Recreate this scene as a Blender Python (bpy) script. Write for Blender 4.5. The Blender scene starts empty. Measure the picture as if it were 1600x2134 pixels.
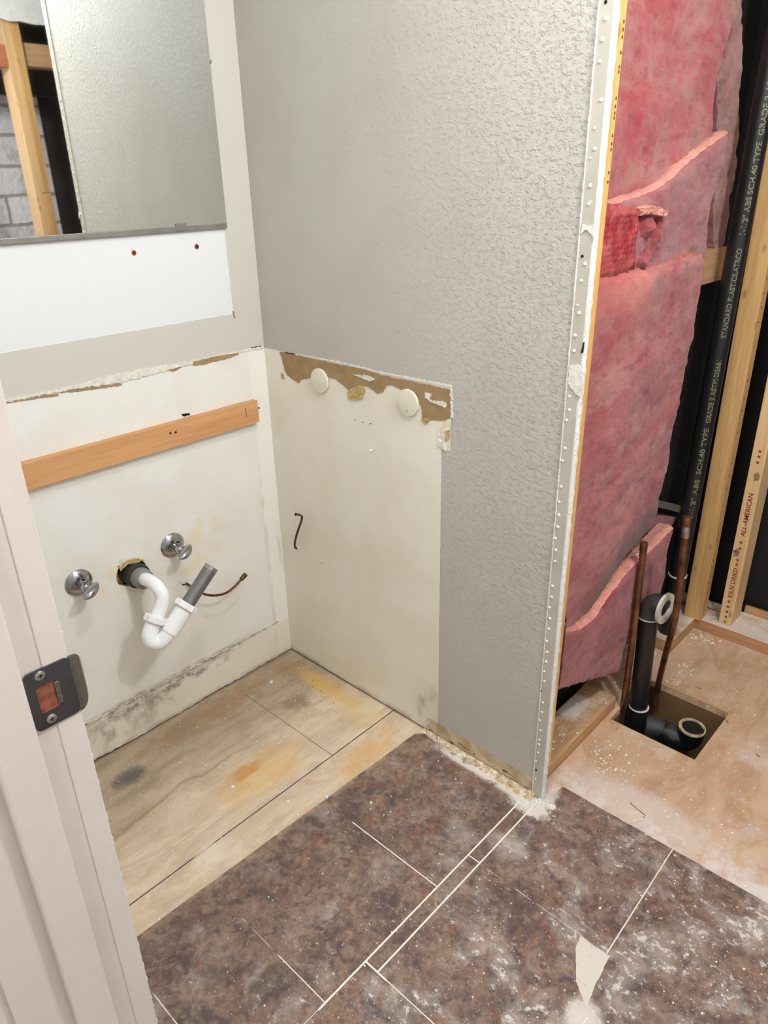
import bpy, bmesh, math, random
from mathutils import Vector, Matrix, noise as mnoise, Euler
random.seed(7)
PI = math.pi
scene = bpy.context.scene
COL = scene.collection

# ------------------------------------------------------------------ camera
FPX = 1518.065
RX, RY, RZ = 1.1403106, 0.0213523, 0.7511084
CAM = Vector((1.485858, -1.136112, 1.305))
cam_d = bpy.data.cameras.new('camera'); cam = bpy.data.objects.new('camera', cam_d); COL.objects.link(cam)
cam.location = CAM; cam.rotation_euler = (RX, RY, RZ)
cam_d.sensor_fit = 'HORIZONTAL'; cam_d.sensor_width = 36.0; cam_d.lens = FPX / 1600 * 36.0
cam_d.clip_start = 0.01
scene.camera = cam
CR = Euler((RX, RY, RZ)).to_matrix()

def at(u, v, ax, val):
    """measure a photo point on the real plane ax = val (metres)"""
    d = CR @ Vector(((u - 800) / FPX, -(v - 1067) / FPX, -1.0))
    i = 'xyz'.index(ax); t = (val - CAM[i]) / d[i]
    return CAM + d * t

# ------------------------------------------------------------------ light / exposure
vs = scene.view_settings
vs.view_transform = 'Standard'; vs.look = 'None'; vs.gamma = 1.0; vs.use_curve_mapping = False
vs.exposure = 0.12
w = bpy.data.worlds.new('world'); scene.world = w; w.use_nodes = True
w.node_tree.nodes['Background'].inputs[0].default_value = (0.9, 0.93, 1.0, 1)
w.node_tree.nodes['Background'].inputs[1].default_value = 0.3

def area(name, loc, size, power, col, rot=(0, 0, 0), shape='DISK', size_y=None):
    l = bpy.data.lights.new(name, 'AREA'); l.shape = shape; l.size = size
    if size_y: l.size_y = size_y
    l.energy = power; l.color = col
    o = bpy.data.objects.new(name, l); COL.objects.link(o); o.location = loc; o.rotation_euler = rot
    return o
bulb_d = bpy.data.lights.new('ceiling_lamp', 'POINT'); bulb_d.energy = 42.0; bulb_d.shadow_soft_size = 0.045; bulb_d.color = (0.96, 0.98, 1.0)
bulb = bpy.data.objects.new('ceiling_lamp', bulb_d); COL.objects.link(bulb); bulb.location = (1.64, -0.24, 2.03)
area('second_ceiling_lamp', (0.98, -0.46, 2.12), 0.10, 7.0, (0.98, 0.985, 1.0))
area('hallway_lamp', (1.46, -1.95, 2.12), 0.50, 13.0, (1.0, 0.975, 0.99))
area('added_fill_light', (2.60, -0.10, 1.62), 0.12, 9.0, (1.0, 0.98, 0.97), (0, math.radians(-60), 0))  # unseen light added to brighten the block wall in the mirror

# ------------------------------------------------------------------ node helper
def lin(c):
    c = c / 255.0
    return c / 12.92 if c <= 0.04045 else ((c + 0.055) / 1.055) ** 2.4
def rgb(r, g, b): return (lin(r), lin(g), lin(b), 1.0)

class S:
    def __init__(s, t, k): s.t = t; s.k = k
    def _m(s, op, *o):
        n = s.t.nodes.new('ShaderNodeMath'); n.operation = op
        for i, x in enumerate((s,) + o):
            if isinstance(x, S): s.t.links.new(x.k, n.inputs[i])
            else: n.inputs[i].default_value = x
        return S(s.t, n.outputs[0])
    def __add__(s, o): return s._m('ADD', o)
    def __sub__(s, o): return s._m('SUBTRACT', o)
    def __mul__(s, o): return s._m('MULTIPLY', o)
    def __truediv__(s, o): return s._m('DIVIDE', o)
    __radd__ = __add__; __rmul__ = __mul__
    def __rsub__(s, o): return (s * -1.0) + o
    def mx(s, o): return s._m('MAXIMUM', o)
    def mn(s, o): return s._m('MINIMUM', o)
    def abs(s): return s._m('ABSOLUTE')
    def pow(s, o): return s._m('POWER', o)
    def clamp(s):
        r = s._m('ADD', 0.0); r.k.node.use_clamp = True; return r
    def above(s, lo, hi):           # smooth 0..1 from lo to hi
        n = s.t.nodes.new('ShaderNodeMapRange'); n.interpolation_type = 'SMOOTHSTEP'
        s.t.links.new(s.k, n.inputs[0]); n.inputs[1].default_value = lo; n.inputs[2].default_value = hi
        return S(s.t, n.outputs[0])
    def below(s, lo, hi): return 1.0 - s.above(lo, hi)

class G:
    def __init__(g, name):
        g.m = bpy.data.materials.new(name); g.m.use_nodes = True; g.t = g.m.node_tree
        g.b = g.t.nodes['Principled BSDF']
        tc = g.t.nodes.new('ShaderNodeTexCoord'); ge = g.t.nodes.new('ShaderNodeNewGeometry')
        g.obj = S(g.t, tc.outputs['Object']); g.pos = S(g.t, ge.outputs['Position']); g.nor = S(g.t, ge.outputs['True Normal'])
    def sep(g, v):
        n = g.t.nodes.new('ShaderNodeSeparateXYZ'); g.t.links.new(v.k, n.inputs[0])
        return [S(g.t, o) for o in n.outputs]
    def scale(g, v, sx, sy, sz, rot=(0, 0, 0)):
        n = g.t.nodes.new('ShaderNodeMapping'); g.t.links.new(v.k, n.inputs[0])
        n.inputs['Scale'].default_value = (sx, sy, sz); n.inputs['Rotation'].default_value = rot
        return S(g.t, n.outputs[0])
    def noise(g, v, sc, det=3.0, rough=0.55, dist=0.0, col=False):
        n = g.t.nodes.new('ShaderNodeTexNoise'); g.t.links.new(v.k, n.inputs['Vector'])
        n.inputs['Scale'].default_value = sc; n.inputs['Detail'].default_value = det
        n.inputs['Roughness'].default_value = rough; n.inputs['Distortion'].default_value = dist
        return S(g.t, n.outputs['Color' if col else 'Fac'])
    def voro(g, v, sc, feat='F1', rnd=1.0):
        n = g.t.nodes.new('ShaderNodeTexVoronoi'); n.feature = feat; g.t.links.new(v.k, n.inputs['Vector'])
        n.inputs['Scale'].default_value = sc; n.inputs['Randomness'].default_value = rnd
        return S(g.t, n.outputs['Distance'])
    def mix(g, f, a, b):
        n = g.t.nodes.new('ShaderNodeMix'); n.data_type = 'RGBA'
        if isinstance(f, S): g.t.links.new(f.k, n.inputs[0])
        else: n.inputs[0].default_value = f
        for i, x in ((6, a), (7, b)):
            if isinstance(x, S): g.t.links.new(x.k, n.inputs[i])
            else: n.inputs[i].default_value = x
        return S(g.t, n.outputs[2])
    def curve(g, x, pts, x0, x1, y0, y1):
        xn = (x - x0) / (x1 - x0)
        n = g.t.nodes.new('ShaderNodeFloatCurve'); g.t.links.new(xn.k, n.inputs['Value'])
        c = n.mapping.curves[0]
        P = [((a - x0) / (x1 - x0), (b - y0) / (y1 - y0)) for a, b in pts]
        c.points[0].location = P[0]; c.points[1].location = P[-1]
        for q in P[1:-1]: c.points.new(*q)
        for q in c.points: q.handle_type = 'VECTOR'
        n.mapping.update()
        return S(g.t, n.outputs[0]) * (y1 - y0) + y0
    def out(g, col=None, rough=0.6, metal=0.0, bump=None, dist=0.002, strength=1.0, spec=0.5, sheen=None, coat=None):
        def put(k, x):
            if isinstance(x, S): g.t.links.new(x.k, g.b.inputs[k])
            elif x is not None: g.b.inputs[k].default_value = x
        put('Base Color', col); put('Roughness', rough); put('Metallic', metal); put('Specular IOR Level', spec)
        if sheen: g.b.inputs['Sheen Weight'].default_value = sheen; g.b.inputs['Sheen Roughness'].default_value = 0.6
        if coat: g.b.inputs['Coat Weight'].default_value = coat
        if bump is not None:
            n = g.t.nodes.new('ShaderNodeBump'); n.inputs['Distance'].default_value = dist; n.inputs['Strength'].default_value = strength
            g.t.links.new(bump.k, n.inputs['Height']); g.t.links.new(n.outputs[0], g.b.inputs['Normal'])
        return g.m

def span(x, a, b, s=0.0006):
    return x.above(a - s, a + s) * x.below(b - s, b + s)

# ------------------------------------------------------------------ materials
BEIGE = rgb(191, 186, 176); CREAM = rgb(224, 218, 205); WHITE = rgb(236, 236, 232); KRAFT = rgb(166, 138, 100)

def simple(name, col, rough=0.6, metal=0.0, var=0.06, sc=30.0, bsc=None, bd=0.0005, spec=0.5, **k):
    g = G(name)
    n = g.noise(g.obj, sc, 3)
    d = tuple(c * (1 - var * 2.2) for c in col[:3]) + (1,)
    cc = g.mix(n.above(0.3, 0.75), col, d)
    return g.out(cc, rough, metal, bump=g.noise(g.obj, bsc or sc * 4, 3), dist=bd, spec=spec, **k)

# vanity wall paint layers
g = G('vanity_wall_paint')
x, y, z = g.sep(g.pos)
nz = g.noise(g.pos, 55, 4, 0.6); nl = g.noise(g.pos, 7, 3); nb = g.noise(g.pos, 25, 4)
zj = z + (nz - 0.5) * 0.006
yj = y + (nz - 0.5) * 0.005
beige = zj.above(0.9215, 0.9225)
notpatch = 1.0 - span(zj, 1.0165, 1.30, 0.0008) * yj.below(-0.0835, -0.082)
lower = g.mix(nl.above(0.35, 0.7) * 0.5 + z.below(0.2, 0.8) * 0.3, rgb(229, 229, 224), rgb(220, 214, 201))
# strip of white compound along the corner
corner = yj.above(-0.053, -0.047)
lower = g.mix(corner, lower, rgb(232, 230, 222))
stain = span(yj, -0.056, -0.045, 0.003) * z.below(0.45, 0.75) * nb.above(0.4, 0.6)
lower = g.mix(stain * 0.45, lower, rgb(196, 184, 150))
# grime on and under the old baseboard line
bl = 0.118 + (nl - 0.5) * 0.02
dz = (z - bl).abs()
grime = dz.below(0.004, 0.022) * g.noise(g.scale(g.pos, 1, 1, 1.8), 38, 6, 0.75).above(0.40, 0.58) * y.below(-0.22, -0.08)
lower = g.mix(grime * 0.7, lower, rgb(116, 98, 84))
below = z.below(0.11, 0.122)
lower = g.mix(below * 0.6, lower, rgb(222, 213, 194))
sm = span(y, -0.64, -0.40, 0.06) * z.below(0.09, 0.12) * z.above(0.0, 0.06) * g.noise(g.scale(g.pos, 1, 1.6, 1), 14, 5, 0.6).above(0.40, 0.68)
lower = g.mix(sm * 0.75, lower, rgb(138, 118, 108))
sm3 = span(y, -0.64, -0.22, 0.05) * span(z, 0.085, 0.122, 0.012) * g.noise(g.scale(g.pos, 1, 1, 1.4), 24, 6, 0.75).above(0.45, 0.62)
lower = g.mix(sm3 * 0.75, lower, rgb(112, 94, 84))
foot = z.below(0.006, 0.022) * nb.above(0.38, 0.55)
lower = g.mix(foot * 0.7, lower, rgb(166, 144, 110))
# glue smears around the pipes
def blob(cy, cz, ry, rz):
    return ((((y - cy) / ry).pow(2.0)) + (((z - cz) / rz).pow(2.0)))
gl = blob(-0.27, 0.47, 0.12, 0.10).below(0.3, 1.0) * g.noise(g.pos, 14, 3).above(0.38, 0.6)
gl2 = blob(-0.47, 0.46, 0.08, 0.05).below(0.5, 1.0) * nb.above(0.42, 0.55)
lower = g.mix((gl.mx(gl2)) * 0.6, lower, rgb(224, 209, 172))
c = g.mix(beige * notpatch, lower, rgb(200, 196, 187))
c = g.mix((1.0 - notpatch) * beige, c, rgb(222, 224, 225))
hb = nz * 0.5 + g.noise(g.pos, 160, 3) * 0.35 + g.noise(g.scale(g.pos, 1, 5, 14), 4, 3) * 1.2 + beige * notpatch * 1.2
m_vanity = g.out(c, 0.55, bump=hb, dist=0.0011, strength=0.55)

# partition paint layers
g = G('partition_wall_paint')
x, y, z = g.sep(g.pos)
nz = g.noise(g.pos, 70, 4, 0.6); nl = g.noise(g.pos, 6, 3); nb = g.noise(g.pos, 28, 4)
xj = x + (nz - 0.5) * 0.004; zj = z + (nz - 0.5) * 0.005
patch = xj.below(0.5755, 0.577) * zj.below(0.921, 0.9222)
rag = xj.below(0.599, 0.601) * span(zj, 0.785, 0.921, 0.002)
patch = patch.mx(rag)
foot = z.below(0.044, 0.052) * x.above(0.52, 0.56)
cr = g.mix(nl.above(0.3, 0.75), rgb(236, 231, 219), rgb(228, 221, 205))
ragc = span(x, 0.566, 0.606, 0.01) * span(z, 0.775, 0.845, 0.012) * g.noise(g.pos, 90, 4).above(0.42, 0.55)
cr = g.mix(ragc * 0.7, cr, rgb(214, 196, 158))
# grime blotches low down by the old baseboard
gr = ((x - 0.545) / 0.05).pow(2.0) + ((z - 0.085) / 0.075).pow(2.0)
grm = gr.below(0.1, 1.3) * g.noise(g.scale(g.pos, 1, 1, 0.5), 26, 4).above(0.4, 0.68)
cr = g.mix(grm * 0.6, cr, rgb(150, 138, 124))
low = z.below(0.004, 0.03) * x.below(0.5, 0.54) * nb.above(0.35, 0.6)
cr = g.mix(low * 0.6, cr, rgb(150, 132, 104))
fc = g.mix(nb.above(0.35, 0.65), rgb(206, 192, 160), rgb(178, 154, 114))
fc = g.mix(g.noise(g.scale(g.pos, 30, 1, 90), 1.0, 4).above(0.56, 0.62) * z.below(0.02, 0.03), fc, rgb(96, 72, 48))
bg = g.mix(nl.above(0.3, 0.8), rgb(190, 186, 178), rgb(184, 179, 170))
c = g.mix(patch, bg, cr); c = g.mix(foot, c, fc)
kn = g.noise(g.scale(g.pos, 1.0, 1, 1.25), 95, 5, 0.68, 0.15); kn2 = g.noise(g.pos, 210, 3, 0.65)
knock = kn.above(0.48, 0.68) * 0.9 + kn * 0.5 + kn2 * 0.45
amt = (x.above(0.35, 0.9) * 0.8 + 0.2) * (1.0 - patch * 0.7) * (z.above(0.15, 0.7) * 0.6 + 0.4)
hb = knock * amt + (1.0 - patch) * 0.5
m_part = g.out(c, 0.5, bump=hb, dist=0.0025, strength=0.7, spec=0.3)

# gypsum / plaster
m_gyp = simple('raw_gypsum_edge', rgb(240, 240, 236), 0.8, var=0.05, sc=90, bd=0.002)
m_white = simple('white_drywall', rgb(226, 224, 218), 0.7)
m_kraft = simple('brown_drywall_paper', KRAFT, 0.85, var=0.12, sc=40, bd=0.0008)
m_glue = simple('yellow_dried_glue', rgb(214, 184, 122), 0.4, var=0.2, sc=120, bd=0.002)
m_torn = simple('torn_white_paper', rgb(238, 234, 224), 0.8, var=0.1, sc=120, bd=0.002)
m_dust = simple('plaster_dust', rgb(248, 245, 238), 0.85, var=0.15, sc=150, bd=0.002)
m_ceiling = simple('ceiling_paint', rgb(232, 232, 228), 0.7, sc=60, bd=0.002)
m_bead = simple('painted_corner_bead', rgb(188, 183, 170), 0.45, var=0.05, sc=20, bd=0.0004)
m_dot = simple('joint_compound', rgb(236, 232, 220), 0.5, var=0.03)
m_black = simple('black_cavity_backing', rgb(9, 9, 11), 0.75, var=0.2, sc=8, bd=0.002)  # near-black backs of the wall cavities
m_dark = simple('dark_panel', rgb(64, 56, 54), 0.8, var=0.25, sc=5, bd=0.002)  # dark brown for the far bay panel and the painted header shadow
m_box = simple('brown_joist_cavity', rgb(120, 92, 58), 0.75, var=0.15, sc=10)
m_cap = simple('cream_plastic_cap', rgb(226, 222, 200), 0.35, var=0.02)
m_hole = simple('dark_hole', rgb(20, 16, 14), 0.9)
m_red = simple('red_plastic_anchor', rgb(180, 60, 38), 0.5)

def wood(name, base, dark, axis, gsc=1.0, knots=True, rough=0.6):
    g = G(name)
    s = {'x': (1.2, 22, 22), 'y': (22, 1.2, 22), 'z': (22, 22, 1.2)}[axis]
    v = g.scale(g.obj, *(q * gsc for q in s))
    n = g.noise(v, 3.0, 5, 0.6, 0.6); f = g.noise(v, 14.0, 3, 0.6)
    cc = g.mix(n.above(0.35, 0.72) * 0.75 + f.above(0.45, 0.7) * 0.2, base, dark)
    if knots:
        kv = g.scale(g.obj, *[(9 if a == axis else 22) for a in 'xyz'])
        k = g.voro(kv, 1.0).below(0.05, 0.15)
        cc = g.mix(k * 0.55, cc, tuple(q * 0.35 for q in dark[:3]) + (1,))
    return g.out(cc, rough, bump=n * 0.6 + f * 0.4, dist=0.0006)
m_wood_z = wood('framing_lumber_vertical', rgb(206, 166, 108), rgb(176, 134, 82), 'z')
m_wood_z2 = wood('pale_framing_lumber', rgb(222, 188, 140), rgb(198, 160, 112), 'z')
m_orange = wood('orange_framing_lumber', rgb(232, 184, 110), rgb(206, 148, 78), 'z')
m_wood_y = wood('framing_lumber_sill', rgb(190, 152, 114), rgb(166, 126, 90), 'y')
m_wood_x = wood('framing_lumber_cross', rgb(192, 148, 104), rgb(164, 120, 82), 'x')
m_cleat = wood('orange_pine_cleat', rgb(206, 156, 106), rgb(188, 134, 84), 'y', 0.8, knots=False)
m_redwood = wood('reddish_board', rgb(188, 120, 84), rgb(156, 92, 62), 'y')

# dusty sill top: dust only where the surface faces up
def dusty(name, base, dark, axis, lo=0.42, hi=0.6):
    g = G(name)
    s = {'x': (1.5, 20, 20), 'y': (20, 1.5, 20)}[axis]
    n = g.noise(g.scale(g.obj, *s), 3.0, 5, 0.6, 0.4)
    cc = g.mix(n.above(0.35, 0.7), base, dark)
    nx, ny, nzz = g.sep(g.nor)
    d = g.noise(g.pos, 9, 4, 0.6).above(lo, hi) * nzz.above(0.6, 0.9)
    cc = g.mix(d * 0.75, cc, rgb(226, 216, 206))
    return g.out(cc, 0.75, bump=n + g.noise(g.pos, 120, 3), dist=0.0008)
m_plate_y = dusty('dusty_sill_lumber', rgb(190, 150, 108), rgb(164, 122, 82), 'y')
m_plate_x = dusty('dusty_back_sill_lumber', rgb(186, 142, 104), rgb(160, 116, 80), 'x', 0.3, 0.5)

# plywood under the old vanity
g = G('stained_plywood')
x, y, z = g.sep(g.pos)
gv = g.scale(g.pos, 11, 3.0, 10)
gn = g.noise(gv, 1.6, 6, 0.65, 1.2); fine = g.noise(g.scale(g.pos, 90, 7, 10), 2, 3, 0.6)
big = g.noise(g.pos, 5, 4, 0.6)
c = g.mix(gn.above(0.3, 0.72), rgb(218, 199, 174), rgb(190, 167, 140))
c = g.mix(fine.above(0.5, 0.7) * 0.25, c, rgb(166, 140, 112))
c = g.mix(g.noise(g.pos, 13, 5, 0.65).above(0.5, 0.68) * 0.4, c, rgb(172, 150, 124))
c = g.mix(g.noise(g.pos, 8, 5, 0.65).below(0.35, 0.5) * 0.35, c, rgb(218, 198, 178))
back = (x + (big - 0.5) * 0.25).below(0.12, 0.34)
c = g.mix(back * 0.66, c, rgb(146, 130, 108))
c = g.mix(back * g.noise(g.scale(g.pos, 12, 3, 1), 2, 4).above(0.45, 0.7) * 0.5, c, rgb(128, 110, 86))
water = (x + (big - 0.5) * 0.10 - 0.235).abs().below(0.002, 0.008) * y.below(-0.42, -0.3)
c = g.mix(water * 0.38, c, rgb(122, 98, 66))
def spot(cx, cy, rx, ry, pw=1.0, j=0.8):
    d = ((x - cx) / rx).pow(2.0) + ((y - cy) / ry).pow(2.0)
    return (d + (g.noise(g.pos, 24, 5, 0.65) - 0.5) * j * 3.0).below(0.0, 1.2) * pw
c = g.mix(spot(0.335, -0.37, 0.07, 0.15, 0.55), c, rgb(214, 172, 98))
c = g.mix(spot(0.300, -0.405, 0.022, 0.055, 0.7), c, rgb(190, 126, 52))
c = g.mix(spot(0.105, -0.60, 0.035, 0.05, 0.85), c, rgb(84, 82, 78))
c = g.mix(spot(0.20, -0.05, 0.16, 0.035, 0.7), c, rgb(206, 162, 84))
c = g.mix(spot(0.36, -0.06, 0.12, 0.05, 0.4), c, rgb(206, 180, 124))
c = g.mix(spot(0.07, -0.07, 0.06, 0.06, 0.5), c, rgb(140, 104, 62))
c = g.mix(spot(0.20, -0.15, 0.05, 0.04, 0.55), c, rgb(112, 86, 58))
c = g.mix(spot(0.48, -0.16, 0.04, 0.12, 0.6), c, rgb(206, 160, 92))
c = g.mix(spot(0.055, -0.33, 0.05, 0.25, 0.6), c, rgb(140, 106, 70))
c = g.mix(spot(0.36, -0.23, 0.05, 0.07, 0.5), c, rgb(196, 178, 156))
c = g.mix(spot(0.44, -0.60, 0.03, 0.05, 0.6), c, rgb(226, 214, 196))
# board joints and the purple chalk line
c = g.mix(span(y + (gn - 0.5) * 0.004, -0.224, -0.2215, 0.0008) * span(x, 0.06, 0.42, 0.003) * big.above(0.3, 0.5) * 0.75, c, rgb(96, 74, 54))
cut = span(x + (gn - 0.5) * 0.001, 0.4178, 0.4205, 0.0006)
c = g.mix(cut * y.above(-0.32, -0.26) * 0.9, c, rgb(52, 36, 26))
c = g.mix(cut * y.below(-0.30, -0.24) * (1.0 - spot(0.42, -0.60, 0.02, 0.03, 1.0)) * 0.9, c, rgb(70, 52, 72))
c = g.mix(g.noise(g.pos, 210, 2).above(0.66, 0.72) * 0.7, c, rgb(232, 220, 200))
c = g.mix(g.noise(g.pos, 150, 3).above(0.65, 0.72) * (x.below(0.1, 0.4)) * 0.6, c, rgb(92, 62, 36))
m_ply = g.out(c, 0.62, bump=gn * 0.6 + fine * 0.5 - cut * 2.0, dist=0.0010)

# alcove subfloor
g = G('dusty_subfloor')
x, y, z = g.sep(g.pos)
gn = g.noise(g.scale(g.pos, 10, 4, 1, (0, 0, 0.9)), 2.2, 5, 0.6, 0.8); big = g.noise(g.pos, 4, 4, 0.6)
c = g.mix(gn.above(0.3, 0.75), rgb(204, 172, 142), rgb(180, 142, 108))
c = g.mix(g.noise(g.pos, 3.2, 3).above(0.5, 0.75) * 0.5, c, rgb(164, 124, 90))
dn = g.noise(g.pos, 18, 6, 0.7)
d1 = y.below(0.08, 0.24) * (dn + y.below(0.07, 0.2) * 0.12).above(0.42, 0.72)
d2 = g.noise(g.pos, 7, 5, 0.65).above(0.52, 0.78)
cl_ = (((x - 1.06) / 0.16).pow(2.0) + ((y - 0.13) / 0.06).pow(2.0) + (dn - 0.5) * 2.5).below(0.2, 1.4)
c = g.mix(((d1 * 0.8).mx(d2 * 0.55)).mx(cl_ * 0.5), c, rgb(218, 210, 206))
c = g.mix(g.noise(g.pos, 130, 2, 0.5).above(0.68, 0.72) * 0.9, c, rgb(246, 240, 232))
c = g.mix(g.noise(g.pos, 70, 2, 0.5).above(0.74, 0.77) * 0.7, c, rgb(90, 60, 38))
m_sub = g.out(c, 0.6, bump=gn * 0.5 + dn, dist=0.0012)

# vinyl sheet with slate pattern, grout lines and plaster dust
g = G('slate_pattern_vinyl')
x, y, z = g.sep(g.pos)
tc = g.pos
a = g.noise(tc, 6, 5, 0.62, 1.3); b = g.noise(g.scale(tc, 1, 1, 1, (0, 0, 0.7)), 17, 6, 0.68, 1.0); d = g.noise(tc, 48, 4, 0.65, 0.5)
c = g.mix(a.above(0.36, 0.64), rgb(99, 80, 73), rgb(126, 103, 90))
c = g.mix(b.above(0.52, 0.66) * 0.75, c, rgb(146, 128, 112))
c = g.mix(b.below(0.36, 0.47) * 0.75, c, rgb(78, 68, 70))
c = g.mix(g.noise(tc, 9, 4, 0.6, 1.5).above(0.54, 0.64) * 0.6, c, rgb(124, 86, 68))
c = g.mix(g.noise(g.scale(tc, 1.3, 1, 1, (0, 0, 1.2)), 22, 5, 0.7, 1.2).below(0.38, 0.44) * 0.6, c, rgb(74, 62, 62))
c = g.mix(d.above(0.5, 0.68) * 0.45, c, rgb(160, 136, 118))
c = g.mix(d.below(0.34, 0.46) * 0.5, c, rgb(66, 54, 52))
c = g.mix(g.noise(tc, 100, 5, 0.75).above(0.55, 0.68) * 0.35, c, rgb(176, 156, 140))
jj = (g.noise(tc, 200, 2) - 0.5) * 0.0008
lines = None
def ln(m):
    global lines
    lines = m if lines is None else lines.mx(m)
fade = g.noise(tc, 20, 4)
nb_l = g.noise(tc, 30, 4).above(0.4, 0.6) * 0.6
ln(span(x + jj, 0.8462, 0.8498) * span(y, -0.66, -0.03, 0.002))
ln(span(x + jj, 0.8765, 0.8800) * span(y, -0.543, -0.015, 0.002))
ln(span(y + jj, -0.2345, -0.232) * span(x, 0.848, 0.878, 0.001))
ln(span(y + jj, -0.2357, -0.2343, 0.0003) * span(x, 0.878, 1.115, 0.002) * fade.above(0.42, 0.6) * 0.8)
ln(span(x + jj - y * -0.02, 1.160, 1.1622) * span(y, -0.236, 0.066, 0.002))
ln(span(y + jj, -0.3375, -0.335) * span(x, 0.605, 0.848, 0.002))
ln(span(y + jj, -0.6445, -0.6425) * span(x, 0.72, 0.848, 0.004))
ln(span(y + jj, -0.644, -0.6428, 0.0003) * span(x, 0.61, 0.74, 0.004) * fade.above(0.45, 0.6) * 0.8)
ln(span(y + jj, -0.5450, -0.5415) * span(x, 0.847, 0.90, 0.001))
ln(span(y + jj, -0.5440, -0.542) * span(x, 0.89, 1.4, 0.001))
ln(span(x + jj, 1.1945, 1.1965) * span(y, -0.60, -0.36, 0.002))
ln(span(y + jj, -0.8385, -0.8365) * span(x, 0.55, 1.16, 0.002) * fade.above(0.42, 0.55))
ln(span(x + jj, 0.8465, 0.848, 0.0003) * span(y, -0.80, -0.655, 0.002) * 0.7)
# dust: smears and flakes, heavier in the traffic area
# 
zone = ((x * 0.9 - y * 0.25).above(0.62, 1.25)) * 0.9 + 0.08
sm = g.noise(g.scale(tc, 1.0, 1.0, 1, (0, 0, 0.5)), 10, 6, 0.72, 0.6)
sm2 = g.noise(g.scale(tc, 1.0, 1.25, 1, (0, 0, 0.9)), 46, 7, 0.78, 0.15)
dust = (sm + zone * 0.11).above(0.54, 0.74) * 0.30 + (sm2 + zone * 0.11 + (sm - 0.5) * 0.45).above(0.655, 0.74) * 0.85
def cloud(cx, cy, rx, ry):
    q = ((x - cx) / rx).pow(2.0) + ((y - cy) / ry).pow(2.0)
    return (q + (sm2 - 0.5) * 3.0 + (sm - 0.5) * 2.0).below(0.1, 1.5)
dust = dust + cloud(0.87, -0.035, 0.05, 0.028) + cloud(0.80, -0.20, 0.04, 0.03) * 0.2 + cloud(0.90, -0.16, 0.05, 0.03) * 0.25 + cloud(1.19, -0.37, 0.03, 0.04) * 0.9 + cloud(0.89, 0.0, 0.02, 0.06) * 0.8
dust = dust + y.above(-0.045, -0.03) * x.below(0.86, 0.88) * x.above(0.55, 0.65) * sm2.above(0.35, 0.5)
fl = g.noise(tc, 190, 2, 0.5).above(0.705, 0.73) * zone.above(0.05, 0.5)
dust = (dust + fl * 0.9).clamp()
ledge = (x - y * 0.04).below(0.527, 0.545) * nb_l
c = g.mix(ledge, c, rgb(164, 140, 106))
c = g.mix(dust * 0.85, c, rgb(222, 214, 206))
c = g.mix(lines.clamp(), c, rgb(232, 226, 214))
m_vinyl = g.out(c, (dust * 0.3 + 0.40), bump=b * 0.7 + d * 0.5 + dust * 0.4 - lines.clamp() * 0.6, dist=0.0009, spec=0.4)

# insulation
def fiber(name, base, light, dark, rot=0.3, dirty=0.0, bd=0.006, stain=False):
    g = G(name)
    v = g.scale(g.obj, 1, 1.0, 2.6, (rot, 0, 0))
    n1 = g.noise(v, 6, 6, 0.66, 0.4); n2 = g.noise(g.scale(g.obj, 1, 1.0, 2.2, (rot + 0.2, 0, 0)), 17, 6, 0.72, 0.3); n3 = g.noise(g.scale(g.obj, 1, 1, 2.0, (rot, 0, 0)), 130, 4, 0.75)
    cc = g.mix(n1.above(0.36, 0.66), base, light)
    cc = g.mix(n2.below(0.34, 0.5) * 0.7, cc, dark)
    cc = g.mix(n3.above(0.55, 0.75) * 0.35, cc, light)
    if dirty:
        dd = g.noise(g.obj, 4.5, 4, 0.6, 0.5).above(0.56, 0.7)
        cc = g.mix(dd * dirty, cc, rgb(96, 66, 58))
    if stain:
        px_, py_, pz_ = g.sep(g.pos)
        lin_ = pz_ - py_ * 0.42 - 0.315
        dirt_shade_ = lin_.below(0.02, 0.13) * py_.above(0.13, 0.28) * (n2 * 0.5 + n1 * 0.5).above(0.30, 0.58)  # dirt and shade painted together just above the lowest batt's edge
        cc = g.mix(dirt_shade_ * 0.85, cc, rgb(70, 50, 44))
        sp_ = (((py_ - 0.335) / 0.03).pow(2.0) + ((pz_ - 1.085) / 0.035).pow(2.0) + (n2 - 0.5) * 3.0).below(0.1, 1.3)
        cc = g.mix(sp_ * 0.6, cc, rgb(84, 78, 66))
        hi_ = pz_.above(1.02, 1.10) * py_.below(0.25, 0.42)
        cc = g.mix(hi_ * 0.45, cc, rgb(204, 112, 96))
    return g.out(cc, 0.9, bump=n1 * 0.5 + n2 * 0.5 + n3 * 0.30, dist=bd, spec=0.15, sheen=0.25)
PK, LT, DK = rgb(150, 50, 56), rgb(172, 104, 98), rgb(106, 30, 38)
m_f1 = fiber('pink_fibreglass_top', rgb(164, 50, 57), rgb(168, 106, 98), rgb(132, 38, 46), 0.1)
m_f2 = fiber('pink_fibreglass_middle', rgb(146, 70, 72), rgb(162, 104, 100), rgb(108, 40, 48), 0.5)
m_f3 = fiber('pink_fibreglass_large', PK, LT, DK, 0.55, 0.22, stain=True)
m_f4 = fiber('deep_pink_fibreglass', rgb(136, 42, 50), rgb(158, 84, 82), rgb(96, 24, 34), -0.3)
m_f5 = fiber('dusky_pink_fibreglass', rgb(140, 82, 76), rgb(170, 120, 110), rgb(90, 44, 44), 0.1)
m_fcut = simple('cut_fibreglass_edge', rgb(226, 158, 142), 0.9, var=0.12, sc=60, bsc=160, bd=0.006, spec=0.1)
m_cut3 = simple('rosy_cut_edge', rgb(186, 112, 102), 0.9, var=0.15, sc=50, bsc=140, bd=0.006, spec=0.1)
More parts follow.
